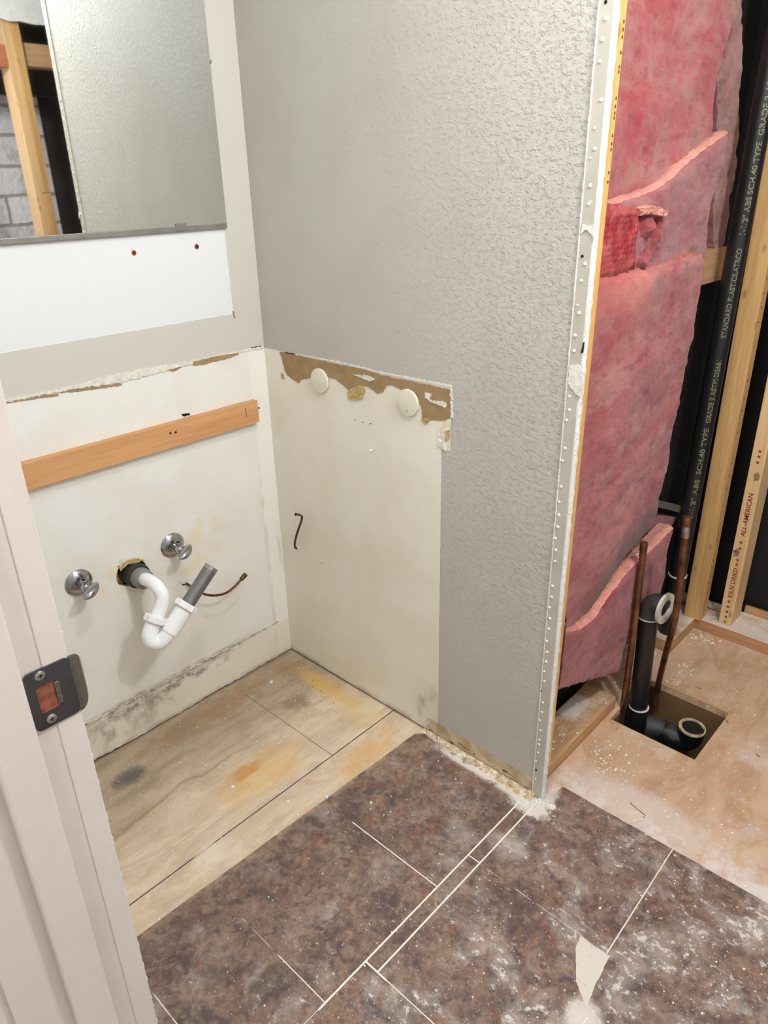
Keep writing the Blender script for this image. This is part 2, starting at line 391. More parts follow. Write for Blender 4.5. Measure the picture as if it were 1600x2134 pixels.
g = G('quilted_pink_facing')
v = g.voro(g.scale(g.obj, 1, 1, 0.8), 120, rnd=0.45)
n = g.noise(g.obj, 30, 4, 0.6)
m_face = g.out(g.mix(n.above(0.35, 0.65), rgb(150, 42, 52), rgb(176, 88, 86)), 0.55, bump=v * -1.0 + n, dist=0.0028, spec=0.4)

m_abs = simple('black_abs_plastic', rgb(27, 27, 29), 0.38, var=0.15, sc=14, bd=0.0003)
m_absd = simple('dusty_black_abs', rgb(60, 60, 62), 0.6, var=0.3, sc=22, bd=0.0006)
m_ring = simple('pale_solvent_ring', rgb(214, 212, 206), 0.35)
m_pasted = simple('pale_pipe_cement', rgb(206, 202, 188), 0.55, var=0.12, sc=60)
m_yrim = simple('crusted_tan_rim', rgb(196, 184, 146), 0.6, var=0.3, sc=70, bd=0.001)
m_copper = simple('aged_copper', rgb(150, 104, 76), 0.38, 0.85, var=0.3, sc=25)
m_solder = simple('solder', rgb(196, 190, 180), 0.3, 0.9, var=0.2, sc=60)
m_chrome = simple('worn_chrome', rgb(176, 176, 178), 0.14, 1.0, var=0.08, sc=12, bd=0.0001)
m_brass = simple('dull_brass', rgb(112, 98, 62), 0.45, 0.7, var=0.2, sc=60)
m_tail = simple('grey_metal_tailpiece', rgb(142, 142, 144), 0.34, 0.85, var=0.1, sc=14)
m_pvc = simple('white_plastic_trap', rgb(240, 241, 242), 0.24, var=0.01, sc=10, bd=0.0001)
m_rubber = simple('black_rubber', rgb(46, 50, 53), 0.6)
m_grey = simple('grey_drain_collar', rgb(132, 132, 124), 0.5)
m_plate = simple('dark_satin_steel', rgb(96, 94, 98), 0.30, 0.85, var=0.1, sc=30, bd=0.0001)
m_lip = simple('reflective_steel_lip', rgb(128, 134, 128), 0.2, 0.9, var=0.05)
m_screw = simple('zinc_screw', rgb(180, 178, 172), 0.3, 0.9)
m_mort = simple('rusty_mortise_wood', rgb(150, 88, 60), 0.7, var=0.3, sc=120)
m_paint = simple('glossy_jamb_paint', rgb(212, 203, 196), 0.32, var=0.025, sc=7, bsc=40, bd=0.0009)
m_rust = simple('rusted_copper_stub', rgb(112, 68, 46), 0.5, 0.5, var=0.3, sc=80)
m_ink_y = simple('yellow_print', rgb(122, 124, 94), 0.6)
m_ink_r = simple('red_ink', rgb(140, 44, 30), 0.7)
m_ink_b = simple('brown_ink', rgb(110, 70, 36), 0.7)

g = G('silvered_mirror')
m_mirror = g.out((0.80, 0.825, 0.80, 1), 0.02, 1.0)
m_chan = simple('grey_mirror_channel', rgb(150, 150, 142), 0.4, 0.6, var=0.1)

g = G('white_painted_brick')
x, y, z = g.sep(g.pos)
bt = g.t.nodes.new('ShaderNodeTexBrick')
cv = g.t.nodes.new('ShaderNodeCombineXYZ'); jn = g.noise(g.pos, 8, 3)
g.t.links.new((y + (jn - 0.5) * 0.02).k, cv.inputs[0]); g.t.links.new((z + (jn - 0.5) * 0.02).k, cv.inputs[1])
g.t.links.new(cv.outputs[0], bt.inputs['Vector'])
bt.inputs['Color1'].default_value = rgb(224, 222, 226); bt.inputs['Color2'].default_value = rgb(206, 204, 206)
bt.inputs['Mortar'].default_value = rgb(158, 154, 146); bt.inputs['Scale'].default_value = 1.0
bt.inputs['Mortar Size'].default_value = 0.008; bt.inputs['Mortar Smooth'].default_value = 0.3
bt.inputs['Brick Width'].default_value = 0.36; bt.inputs['Row Height'].default_value = 0.14
bc = S(g.t, bt.outputs['Color']); bf = S(g.t, bt.outputs['Fac'])
bc = g.mix(g.noise(g.pos, 10, 4).above(0.58, 0.66) * 0.5, bc, rgb(160, 154, 144))
m_brick = g.out(bc, 0.8, bump=g.noise(g.pos, 40, 4) - bf * 1.5, dist=0.006)

# ------------------------------------------------------------------ mesh helpers
def box(bm, x0, x1, y0, y1, z0, z1):
    vs_ = [bm.verts.new((a, b, c)) for a in (x0, x1) for b in (y0, y1) for c in (z0, z1)]
    for f in ((0, 1, 3, 2), (4, 6, 7, 5), (0, 4, 5, 1), (2, 3, 7, 6), (0, 2, 6, 4), (1, 5, 7, 3)):
        bm.faces.new([vs_[i] for i in f])
    return bm
def frame(d):
    d = d.normalized(); a = Vector((0, 0, 1)) if abs(d.z) < 0.9 else Vector((1, 0, 0))
    u = d.cross(a).normalized(); return u, d.cross(u).normalized()
def smooth_path(P, n=8):
    P = [Vector(p) for p in P]; out = []
    for i in range(len(P) - 1):
        p0 = P[max(i - 1, 0)]; p1 = P[i]; p2 = P[i + 1]; p3 = P[min(i + 2, len(P) - 1)]
        for k in range(n):
            t = k / n
            out.append(0.5 * ((2 * p1) + (p2 - p0) * t + (2 * p0 - 5 * p1 + 4 * p2 - p3) * t * t + (3 * p1 - p0 - 3 * p2 + p3) * t ** 3))
    out.append(P[-1]); return out
def tube(bm, P, r, seg=24, cap=True, radii=None, inner=None):
    """sweep; inner = wall thickness gives an open hollow pipe at the last point"""
    P = [Vector(p) for p in P]; R = radii or [r] * len(P)
    u, v = frame(P[1] - P[0]); rings = []; prev = (P[1] - P[0]).normalized()
    for i, p in enumerate(P):
        d = (P[min(i + 1, len(P) - 1)] - P[max(i - 1, 0)]).normalized()
        q = prev.rotation_difference(d); u = q @ u; v = q @ v; prev = d
        rings.append([bm.verts.new(p + (u * math.cos(2 * PI * k / seg) + v * math.sin(2 * PI * k / seg)) * R[i]) for k in range(seg)])
    for a, b in zip(rings, rings[1:]):
        for k in range(seg): bm.faces.new((a[k], a[(k + 1) % seg], b[(k + 1) % seg], b[k]))
    if cap: bm.faces.new(list(reversed(rings[0])))
    if inner:
        d = prev; last = rings[-1]
        i1 = [bm.verts.new(P[-1] + (q.co - P[-1]) * ((R[-1] - inner) / R[-1])) for q in last]
        i2 = [bm.verts.new(q.co - d * min(0.06, (P[-1] - P[0]).length * 0.9)) for q in i1]
        for a, b in ((last, i1), (i1, i2)):
            for k in range(seg): bm.faces.new((a[k], a[(k + 1) % seg], b[(k + 1) % seg], b[k]))
        bm.faces.new(i2)
    elif cap: bm.faces.new(rings[-1])
    return bm
def lathe(bm, o, d, prof, seg=32, ring=False):
    """prof: (distance along d, radius)"""
    o = Vector(o); d = Vector(d).normalized(); u, v = frame(d); rings = []
    for h, r in prof:
        rings.append([bm.verts.new(o + d * h + (u * math.cos(2 * PI * k / seg) + v * math.sin(2 * PI * k / seg)) * max(r, 1e-5)) for k in range(seg)])
    for a, b in zip(rings, rings[1:]):
        for k in range(seg): bm.faces.new((a[k], a[(k + 1) % seg], b[(k + 1) % seg], b[k]))
    if ring:
        for k in range(seg): bm.faces.new((rings[-1][k], rings[-1][(k + 1) % seg], rings[0][(k + 1) % seg], rings[0][k]))
    else: bm.faces.new(list(reversed(rings[0]))); bm.faces.new(rings[-1])
    return bm
def prism(bm, pts, off):
    """polygon of 3-D points, extruded by vector off"""
    a = [bm.verts.new(p) for p in pts]; b = [bm.verts.new(Vector(p) + off) for p in pts]; n = len(a)
    bm.faces.new(a); bm.faces.new(list(reversed(b)))
    for i in range(n): bm.faces.new((a[i], b[i], b[(i + 1) % n], a[(i + 1) % n]))
    return bm
def ragged(pts, step=0.004, amp=0.0012, axes=(0, 2), seed=0):
    """subdivide a polygon's outline and roughen it"""
    out = []; n = len(pts)
    for i in range(n):
        a = Vector(pts[i]); b = Vector(pts[(i + 1) % n]); k = max(1, int((b - a).length / step))
        for j in range(k):
            p = a.lerp(b, j / k)
            if j:
                for ax in axes: p[ax] += (mnoise.noise(Vector((p[0] * 260 + seed, p[1] * 260 + ax * 9, p[2] * 260)))) * amp * 2
            out.append(p)
    return out
def bevel(bm, w, seg=2, ang=0.6):
    bmesh.ops.recalc_face_normals(bm, faces=bm.faces)
    es = [e for e in bm.edges if len(e.link_faces) == 2 and e.calc_face_angle(0) > ang]
    bmesh.ops.bevel(bm, geom=es, offset=w, segments=seg, profile=0.5, affect='EDGES', clamp_overlap=True)
    return bm
def B(*a, bev=None):
    bm = bmesh.new(); box(bm, *a)
    if bev: bevel(bm, bev)
    return bm

def wloc(o):
    p = Vector(o.location)
    while o.parent: o = o.parent; p = p + Vector(o.location)
    return p
def link(name, bm, mat, parent=None, smooth=False, origin=None, label=None):
    bmesh.ops.recalc_face_normals(bm, faces=bm.faces)
    if parent is not None: base = wloc(parent); loc = Vector((0, 0, 0))
    else:
        if origin is None:
            xs = [v.co for v in bm.verts]
            base = Vector(((min(p.x for p in xs) + max(p.x for p in xs)) / 2, (min(p.y for p in xs) + max(p.y for p in xs)) / 2, min(p.z for p in xs)))
        else: base = Vector(origin)
        loc = base
    bmesh.ops.translate(bm, vec=-base, verts=bm.verts)
    me = bpy.data.meshes.new(name); bm.to_mesh(me); bm.free()
    if smooth:
        me.polygons.foreach_set('use_smooth', [True] * len(me.polygons))
        try: me.set_sharp_from_angle(angle=0.7)
        except Exception: pass
    me.materials.append(mat)
    o = bpy.data.objects.new(name, me); COL.objects.link(o); o.location = loc; o.parent = parent
    if label: o['label'] = label
    return o
def tag(o, label, cat, group=None, kind=None):
    o['label'] = label; o['category'] = cat
    if group: o['group'] = group
    if kind: o['kind'] = kind
    return o
def thing(name, loc, label, cat, group=None):
    o = bpy.data.objects.new(name, None); o.empty_display_size = 0.02; COL.objects.link(o); o.location = loc
    return tag(o, label, cat, group)
def struct(name, bm, mat, parent=None, label=None, cat='structure'):
    o = link(name, bm, mat, parent, origin=(0, 0, 0))
    if parent is None:
        o['kind'] = 'structure'; o['category'] = cat
        if label: o['label'] = label
    return o

CEIL = 2.20
# ------------------------------------------------------------------ STRUCTURE
# floor: plywood, slate vinyl, alcove subfloor with the cut drain opening
HX0, HX1, HY0, HY1 = 0.868, 1.090, 0.356, 0.580
bm = bmesh.new(); box(bm, -0.12, 0.60, -1.3, 0.0135, -0.018, 0.0)
floor_ply = struct('floor', bm, m_ply, label='stained tan plywood subfloor where the vanity stood', cat='floor')
bm = bmesh.new()
Y1 = 1.35
box(bm, 0.60, 2.42, 0.0, HY0, -0.018, 0.0); box(bm, HX1, 2.42, HY0, HY1, -0.018, 0.0)
box(bm, 0.60, HX0, HY0, HY1, -0.018, 0.0); box(bm, 0.60, 2.42, HY1, Y1, -0.018, 0.0)
struct('floor_alcove', bm, m_sub, label='dusty tan plywood subfloor of the tub alcove around the drain opening', cat='floor')
# raised splintered ply edge behind the opening
bm = bmesh.new()
prism(bm, ragged([Vector(p) for p in ((0.885, 0.580, 0.0), (1.095, 0.580, 0.0), (1.10, 0.592, 0.0), (0.90, 0.598, 0.0))], 0.006, 0.0015, (0, 1)), Vector((0, 0, 0.0016)))
struct('splintered_plywood_edge', bm, wood('splintered_ply', rgb(196, 164, 120), rgb(150, 118, 84), 'x'), parent=bpy.data.objects['floor_alcove'])
# joist cavity below the opening
bm = bmesh.new(); D = -0.24
box(bm, HX0 - 0.02, HX0, HY0 - 0.02, HY1 + 0.02, D, -0.018); box(bm, HX1, HX1 + 0.02, HY0 - 0.02, HY1 + 0.02, D, -0.018)
box(bm, HX0, HX1, HY0 - 0.02, HY0, D, -0.018); box(bm, HX0, HX1, HY1, HY1 + 0.02, D, -0.018); box(bm, HX0 - 0.02, HX1 + 0.02, HY0 - 0.02, HY1 + 0.02, D - 0.02, D)
struct('joist_cavity', bm, m_box, parent=bpy.data.objects['floor_alcove'])
# vinyl
bm = bmesh.new()
V = [(0.532, -1.3), (0.489, -0.86), (0.492, -0.797), (0.523, -0.030), (0.540, -0.012), (0.870, -0.010), (0.886, 0.012), (0.898, 0.066), (2.298, 0.069), (2.298, -1.3)]
V = [(0.487, -1.3)] + V[2:]
outl = [(p.x, p.y, 0.0) for p in ragged([Vector((a, b, 0)) for a, b in V[:5]] + [Vector((a, b, 0)) for a, b in V[5:]], 0.02, 0.0010, (0, 1))]
tri = [(1.113, -0.2365), (1.173, -0.2365), (1.1785, -0.305), (1.188, -0.348), (1.150, -0.318), (1.118, -0.262)]
prism(bm, [Vector(p) for p in outl], Vector((0, 0, 0.0022)))
floor_vinyl = struct('floor_vinyl', bm, m_vinyl, label='brown slate-pattern vinyl floor with white lines and plaster dust', cat='floor')
# torn white spot where the vinyl surface has come off
bm = bmesh.new(); prism(bm, ragged([Vector((a, b, 0.0022)) for a, b in tri], 0.006, 0.0010, (0, 1)), Vector((0, 0, 0.0005)))
g = G('bare_vinyl_backing'); cc = g.mix(g.noise(g.obj, 90, 3).above(0.6, 0.68) * 0.4, rgb(206, 198, 186), rgb(160, 148, 132)); mb = g.out(cc, 0.8)
o = link('torn_backing_patch', bm, mb, floor_vinyl, label='cream triangle of bare backing torn in the vinyl')
# hallway floor beyond the doorway
struct('floor_hallway', B(-0.12, 2.42, -2.4, -1.3, -0.018, 0.0), m_sub, label='hallway floor outside the doorway', cat='floor')

# vanity wall (left) with the jagged drain cut-out and small supply hole
ZB = 0.014
bm = bmesh.new()
cy, cz = -0.452, 0.463
N = 40
hole = []
for k in range(N):
    a = 2 * PI * k / N
    r = 0.036 + 0.004 * mnoise.noise(Vector((math.cos(a) * 2.5, math.sin(a) * 2.5, 3)))
    hole.append((cy + math.cos(a) * r * 1.25, cz + math.sin(a) * r))
y0, y1, z0, z1 = -0.56, -0.36, 0.37, 0.56
def walls_face(bm, x, y0, y1, z0, z1, hole):
    outer = []
    hv = [bm.verts.new((x, a, b)) for a, b in hole]
    for a, b in hole:
        dy, dz = a - cy, b - cz; t = min(((y1 if dy > 0 else y0) - cy) / dy if abs(dy) > 1e-6 else 9e9, ((z1 if dz > 0 else z0) - cz) / dz if abs(dz) > 1e-6 else 9e9)
        outer.append(bm.verts.new((x, cy + dy * t, cz + dz * t)))
    n = len(hole)
    for i in range(n): bm.faces.new((hv[i], hv[(i + 1) % n], outer[(i + 1) % n], outer[i]))
    return hv
# the square of wall round the hole gets exact corners by adding rays at the corner angles
ang = sorted([math.atan2(b - cz, a - cy) for a, b in hole] + [math.atan2(q - cz, p_ - cy) for p_ in (y0, y1) for q in (z0, z1)])
hole = []
for a in ang:
    r = 0.9 * (0.044 * 0.036 / math.hypot(0.036 * math.cos(a), 0.044 * math.sin(a))) + 0.004 * mnoise.noise(Vector((math.cos(a) * 2.5, math.sin(a) * 2.5, 3)))
    hole.append((cy + math.cos(a) * r, cz + math.sin(a) * r))
TW = 0.0127
hf = walls_face(bm, 0.0, y0, y1, z0, z1, hole); hb_ = walls_face(bm, -TW, y0, y1, z0, z1, hole)
for i in range(len(hole)): bm.faces.new((hf[i], hf[(i + 1) % len(hole)], hb_[(i + 1) % len(hole)], hb_[i]))
ZT = CEIL
for a in ((-0.960, y0, ZB, ZT), (y1, 0.0, ZB, ZT), (y0, y1, ZB, z0), (y0, y1, z1, ZT)):
    box(bm, -TW, 0.0, a[0], a[1], a[2], a[3])
wall_left = struct('wall_left', bm, m_vanity, label='vanity wall with bands of white and beige paint', cat='wall')
struct('wood_behind_hole', B(-0.045, -0.030, -0.56, -0.463, 0.35, 0.60), m_wood_z2, parent=wall_left)
struct('wall_left_sheathing', B(-0.12, -0.10, -0.96, 0.0, -0.018, ZT), m_black, parent=wall_left)
# jagged lower drywall lip standing off the floor
bm = bmesh.new(); L = []
for k in range(81):
    yy = -0.955 + 0.955 * k / 80
    L.append((0.0006, yy, 0.004 + 0.004 * mnoise.noise(Vector((yy * 24, 0, 0))) + (0.006 if yy < -0.5 else 0)))

# baseboard-line ridge of torn paper and caulk on the vanity wall
ridge = []
lp = bmesh.new(); rw = []
for k in range(241):
    yy = -0.955 + 0.955 * k / 240
    zl = 0.0075 + 0.006 * mnoise.noise(Vector((yy * 9, 0, 4))) + 0.003 * mnoise.noise(Vector((yy * 60, 0, 4)))
    rw.append([lp.verts.new(p) for p in ((0.0, yy, 0.0145), (0.0, yy, zl), (-TW, yy, zl), (-TW, yy, 0.0145))])
for a, b in zip(rw, rw[1:]):
    for k in range(4): lp.faces.new((a[k], b[k], b[(k + 1) % 4], a[(k + 1) % 4]))
struct('broken_lower_edge', lp, m_vanity, parent=wall_left)
for k in range(161):
    yy = -0.95 + 0.91 * k / 160; ridge.append(yy)
bm.free(); bm = bmesh.new()
rows = []
for yy in ridge:
    zc = 0.121 + 0.003 * mnoise.noise(Vector((yy * 30, 2, 0))); h = 0.0022 + 0.0018 * mnoise.noise(Vector((yy * 70, 5, 0)))
    rows.append([bm.verts.new((0.0, yy, zc + 0.004)), bm.verts.new((0.0010 + max(h, 0) * 0.7, yy, zc + 0.001)), bm.verts.new((0.0004, yy, zc - 0.002 + h * 0.5)), bm.verts.new((-0.001, yy, zc - 0.003))])
for a, b in zip(rows, rows[1:]):
    for k in range(3): bm.faces.new((a[k], b[k], b[k + 1], a[k + 1]))
    bm.faces.new((a[0], a[3], b[3], b[0]))
struct('torn_caulk_ridge', bm, simple('dirty_torn_caulk', rgb(206, 194, 176), 0.8, var=0.35, sc=60, bd=0.002), parent=wall_left)

# partition wall: studs + drywall facing the vanity
part = struct('wall_partition', B(0.0, 0.857, 0.0, TW, 0.009, CEIL), m_part, label='textured greige partition wall with a cream patch where the vanity stood', cat='wall')
# broken white gypsum edge at the free end
bm = bmesh.new(); rows = []
for k in range(560):
    zz = 0.004 + (CEIL - 0.004) * k / 559
    j = 0.0012 * mnoise.noise(Vector((zz * 90, 1, 0))) + 0.0008 * mnoise.noise(Vector((zz * 300, 4, 0)))
    j2 = 0.0016 * mnoise.noise(Vector((zz * 60, 7, 0)))
    rows.append([bm.verts.new(p) for p in ((0.857, 0.0006, zz), (0.8832 + j, 0.0006, zz), (0.8842 + j * 0.6, 0.006, zz), (0.8832 + j2, 0.0128 + j2 * 0.6, zz), (0.857, 0.0128, zz))])
for a, b in zip(rows, rows[1:]):
    for k in range(5): bm.faces.new((a[k], b[k], b[(k + 1) % 5], a[(k + 1) % 5]))
bm.faces.new(rows[0]); bm.faces.new(list(reversed(rows[-1])))
link('broken_gypsum_edge', bm, m_gyp, part)
# bead strip, in the wall plane, with its two white paint ridges
bm = bmesh.new(); bx = bmesh.new()
def tear(zz): return 0.0010 * mnoise.noise(Vector((zz * 60, 0, 9))) + 0.0006 * mnoise.noise(Vector((zz * 240, 0, 2)))
rows = []; r2 = []
for k in range(500):
    zz = 0.002 + (CEIL - 0.002) * k / 499
    notch = 0.010 * max(0, 1 - abs(zz - 0.985) / 0.022) if 0.95 < zz < 1.02 else 0
    rows.append([bm.verts.new(p) for p in ((0.8575, 0.0004, zz), (0.8575, -0.0010, zz), (0.8795 - notch + tear(zz + 3), -0.0010, zz), (0.8800 - notch, 0.0004, zz))])
    t = tear(zz)
    r2.append([bx.verts.new(p) for p in ((0.8552 + t, 0.0, zz), (0.8556 + t, -0.0024, zz), (0.8572 + t * 0.3, -0.0026, zz), (0.8578, 0.0, zz))])
for rr, q in ((rows, bm), (r2, bx)):
    for a, b in zip(rr, rr[1:]):
        for k in range(4): q.faces.new((a[k], b[k], b[(k + 1) % 4], a[(k + 1) % 4]))
    q.faces.new(rr[0]); q.faces.new(list(reversed(rr[-1])))
trim = struct('trim_1', bm, m_bead, label='beige metal edge bead with rows of white compound dots on the partition end', cat='trim')
link('cracked_paint_ridge', bx, m_torn, trim)
dots = [(1262, 38, .0042), (1255, 82, .0040), (1250, 128, .0034), (1252, 208, .0034), (1239, 267, .0022), (1239, 310, .0036), (1230, 329, .0018), (1230, 387, .0036), (1230, 420, .0018), (1227, 425, .0034),
        (1219, 550, .0036), (1211, 585, .0034), (1203, 636, .0022), (1207, 652, .0036), (1198, 699, .0034), (1196, 731, .0034), (1186, 826, .0028), (1186, 854, .0032), (1180, 876, .0032), (1177, 934, .0034), (1172, 960, .0030),
        (1169, 1014, .0034), (1165, 1046, .0030), (1164, 1073, .0036), (1162, 1098, .0036), (1157, 1122, .0034), (1158, 1146, .0034), (1156, 1170, .0030), (1151, 1221, .0034), (1149, 1244, .0034), (1145, 1266, .0034), (1146, 1289, .0034),
        (1143, 1310, .0034), (1139, 1336, .0032), (1140, 1359, .0034), (1138, 1379, .0032), (1134, 1399, .0028), (1134, 1420, .0030), (1131, 1464, .0030), (1129, 1484, .0030), (1125, 1501, .0022), (1126, 1522, .0028), (1124, 1541, .0028), (1123, 1551, .0030), (1121, 1568, .0028), (1117, 1586, .0022), (1116, 1623, .0020)]
for u_, v_, r in dots:
    p = at(u_, v_, 'y', -0.001); r *= 0.8
    link('compound_dot', lathe(bmesh.new(), p, (0, -1, 0), [(0, r * 1.15), (0.0009, r), (0.0016, r * 0.6), (0.0014, r * 0.25), (0.0013, 0.0)], 12), m_dot, trim, smooth=True)
for u_, v_ in ((1213, 534), (1127, 1440), (1117, 1604), (1213, 12)):
    link('nail_head', lathe(bmesh.new(), at(u_, v_, 'y', -0.001) if v_ > 20 else at(1262, 4, 'y', -0.001), (0, -1, 0), [(0, 0.0026), (0.0010, 0.0022)], 12), m_hole, trim)
# crumpled shiny patch of bare bead
pp = [(1187, 762), (1203, 758), (1214, 770), (1216, 800), (1212, 828), (1200, 822), (1184, 800)]
bm = bmesh.new(); prism(bm, ragged([at(a, b, 'y', -0.0012) for a, b in pp], 0.003, 0.001), Vector((0, -0.0012, 0)))
link('torn_bead_patch', bm, m_torn, trim)
pp = [(1213, 468), (1236, 470), (1240, 500), (1234, 490), (1222, 478), (1211, 488)]
bm = bmesh.new(); prism(bm, ragged([at(a, b, 'y', -0.0012) for a, b in pp], 0.003, 0.001), Vector((0, -0.0014, 0)))
link('torn_bead_patch', bm, m_torn, trim)
pp = [(1215, 714), (1218, 712), (1215, 735), (1210, 736)]
bm = bmesh.new(); prism(bm, [at(a, b, 'y', -0.0011) for a, b in pp], Vector((0, -0.0006, 0)))
link('open_slot', bm, m_hole, trim)

# torn paper on the partition
def pw(l, d=0.0008, lift=0.0, mat=m_kraft, name='exposed_brown_paper', par=None, seed=0, amp=0.0014, st=0.004):
    bm = bmesh.new(); prism(bm, ragged([at(a, b, 'y', -lift) for a, b in l], st, amp, (0, 2), seed), Vector((0, -d, 0)))
    return link(name, bm, mat, par or part)
pw([(583, 733), (640, 745), (700, 758), (760, 770), (800, 783), (860, 795), (936, 811), (939, 826), (938, 872), (925, 876), (890, 876), (880, 872), (878, 852), (868, 825), (850, 813), (835, 812), (815, 802), (805, 804), (798, 818), (785, 820), (776, 812), (768, 806), (760, 805), (748, 818), (728, 815), (718, 805), (700, 790), (680, 785), (662, 785), (645, 788), (628, 792), (622, 799), (612, 792), (600, 783), (594, 776), (592, 765), (588, 750)])
pw([(724, 817), (735, 808), (748, 803), (760, 805), (762, 815), (756, 830), (742, 834), (728, 832)], 0.0024, 0, m_glue, 'dried_glue_lump')
pw([(586, 776), (592, 780), (594, 790), (587, 788)], 0.0018, 0, m_glue, 'dried_glue_lump')
pw([(878, 872), (895, 872), (893, 880), (885, 884)], 0.0020, 0, m_glue, 'dried_glue_lump')
pw([(928, 898), (938, 895), (936, 915), (928, 918)], 0.0018, 0, m_glue, 'dried_glue_lump')
pw([(886, 818), (900, 822), (895, 832), (908, 836), (922, 835), (932, 842), (928, 850), (912, 842), (898, 838), (886, 828)], 0.0018, 0, m_torn, 'torn_white_shred')
pw([(735, 780), (765, 782), (782, 790), (770, 795), (755, 788)], 0.0016, 0, m_torn, 'torn_white_shred')
pw([(583, 732), (700, 755), (800, 779), (938, 807), (940, 870), (945, 870), (942, 803), (800, 776), (700, 752)], 0.0014, 0, m_torn, 'torn_paint_lip', amp=0.0016)
pw([(912, 915), (925, 920), (930, 940), (915, 930)], 0.0016, 0, m_torn, 'torn_white_shred')
for u_, v_ in ((740, 875), (756, 880), (772, 883)):
    link('screw_hole', lathe(bmesh.new(), at(u_, v_, 'y', 0), (0, -1, 0), [(0, 0.0016), (0.0006, 0.0014)], 10), m_hole, part)
link('mark', lathe(bmesh.new(), at(670, 1173, 'y', 0), (0, -1, 0), [(0, 0.0018), (0.0006, 0.0012)], 8), m_ink_r, part).name = 'paint_speck'
# torn paper on the vanity wall
def vw(l, d=0.0010, mat=m_kraft, name='exposed_brown_paper', amp=0.0014, st=0.005):
    bm = bmesh.new(); prism(bm, ragged([at(a, b, 'x', 0) for a, b in l], st, amp, (1, 2)), Vector((d, 0, 0)))
    return link(name, bm, mat, wall_left)
vw([(402, 752), (450, 742), (490, 735), (498, 738), (480, 746), (455, 752), (420, 761), (402, 762)])
vw([(345, 769), (375, 761), (378, 766), (362, 774), (350, 772)])
vw([(120, 818), (170, 808), (250, 799), (255, 803), (200, 811), (150, 818)])
vw([(10, 838), (60, 828), (120, 820), (122, 824), (60, 833), (10, 841)], 0.0016)
vw([(6, 833), (60, 823), (140, 806), (220, 784), (300, 768), (380, 755), (400, 752), (402, 758), (375, 764), (345, 772), (300, 785), (250, 797), (180, 806), (120, 817), (60, 829), (8, 839)], 0.0026, m_torn, 'torn_paint_lip', 0.0022, 0.004)
vw([(400, 752), (470, 736), (548, 721), (549, 726), (497, 735), (450, 742), (402, 754)], 0.0016, m_torn, 'torn_paint_lip', 0.0012, 0.004)
vw([(484, 648), (488, 650), (490, 664), (487, 662)], 0.0010, m_kraft)
vw([(378, 862), (395, 861), (396, 865), (380, 867)], 0.0008, m_hole, 'gouge')
vw([(523, 724), (543, 720), (543, 723), (525, 727)], 0.0008, m_hole, 'gouge')
# flaking paper round the drain hole
vw([(245, 1180), (258, 1170), (285, 1163), (300, 1167), (285, 1172), (262, 1178), (250, 1190)], 0.0025, m_glue, 'torn_paper_rim', 0.002, 0.003)
vw([(244, 1178), (250, 1165), (280, 1160), (262, 1168), (250, 1178)], 0.003, m_torn, 'torn_paper_rim', 0.002, 0.003)
vw([(372, 1212), (380, 1206), (398, 1208), (392, 1213), (380, 1218)], 0.0015, m_torn, 'torn_paper_rim', 0.002, 0.003)
link('supply_hole', lathe(bmesh.new(), at(383, 1214, 'x', 0), (1, 0, 0), [(0, 0.0085), (0.0010, 0.0075)], 14), m_hole, wall_left)

# other walls for the room's own bounce light and the mirror's view
bm = bmesh.new(); box(bm, -0.12, 0.920, -1.070, -0.958, -0.0, CEIL); box(bm, 1.97, 2.42, -1.070, -0.958, 0.0, CEIL); box(bm, 0.920, 1.97, -1.070, -0.958, 2.04, CEIL)
struct('wall_front', bm, m_ceiling, label='door wall', cat='wall')
bm = bmesh.new(); box(bm, 2.30, 2.32, -0.958, 0.20, 0, CEIL)
struct('wall_right', bm, m_ceiling, label='far side wall of the room', cat='wall')
# drywall remnant above the open framing, with a torn lower edge
pts = [Vector((2.30, 0.05, 2.2)), Vector((2.30, 0.30, 2.0))]
el = []
for k in range(30):
    t = k / 29; el.append(Vector((2.292, 0.30 + 0.70 * t, 1.97 - 0.02 * t + 0.012 * mnoise.noise(Vector((t * 14, 0, 0))))))
bm = bmesh.new(); prism(bm, [Vector((2.292, 0.30, CEIL))] + el + [Vector((2.292, 1.0, CEIL))], Vector((0.012, 0, 0)))
struct('wall_right_remnant', bm, m_ceiling, label='torn white drywall above the open framing seen in the mirror', cat='wall')
struct('wall_brick', B(2.78, 2.88, -0.60, 0.80, 0.0, 1.72), m_brick, label='white painted block wall seen in the mirror beyond the open framing', cat='wall')
struct('wall_brick_top', B(2.70, 2.88, -0.60, 2.2, 1.72, CEIL), m_dark, label='dark panel painted as the header shadow over the block wall', cat='wall')  # header shadow put in as a dark panel above the blocks
struct('wall_dark', B(2.80, 2.90, 0.80, 2.2, 0.0, 1.72), m_dark, label='dark panel seen in the mirror past the stud', cat='wall')
bm = bmesh.new(); box(bm, -0.12, 2.42, -2.4, 0.075, CEIL, CEIL + 0.02); box(bm, 0.74, 2.9, 0.075, 1.4, CEIL, CEIL + 0.02)
struct('ceiling', bm, m_ceiling, label='white ceiling', cat='ceiling')
bm = bmesh.new(); box(bm, -0.12, 2.42, -2.42, -2.40, 0, CEIL); box(bm, -0.14, -0.12, -2.42, -1.07, 0, CEIL); box(bm, 2.42, 2.44, -2.42, -1.07, 0, CEIL)
struct('wall_hallway', bm, m_ceiling, label='white hallway walls behind the doorway', cat='wall')
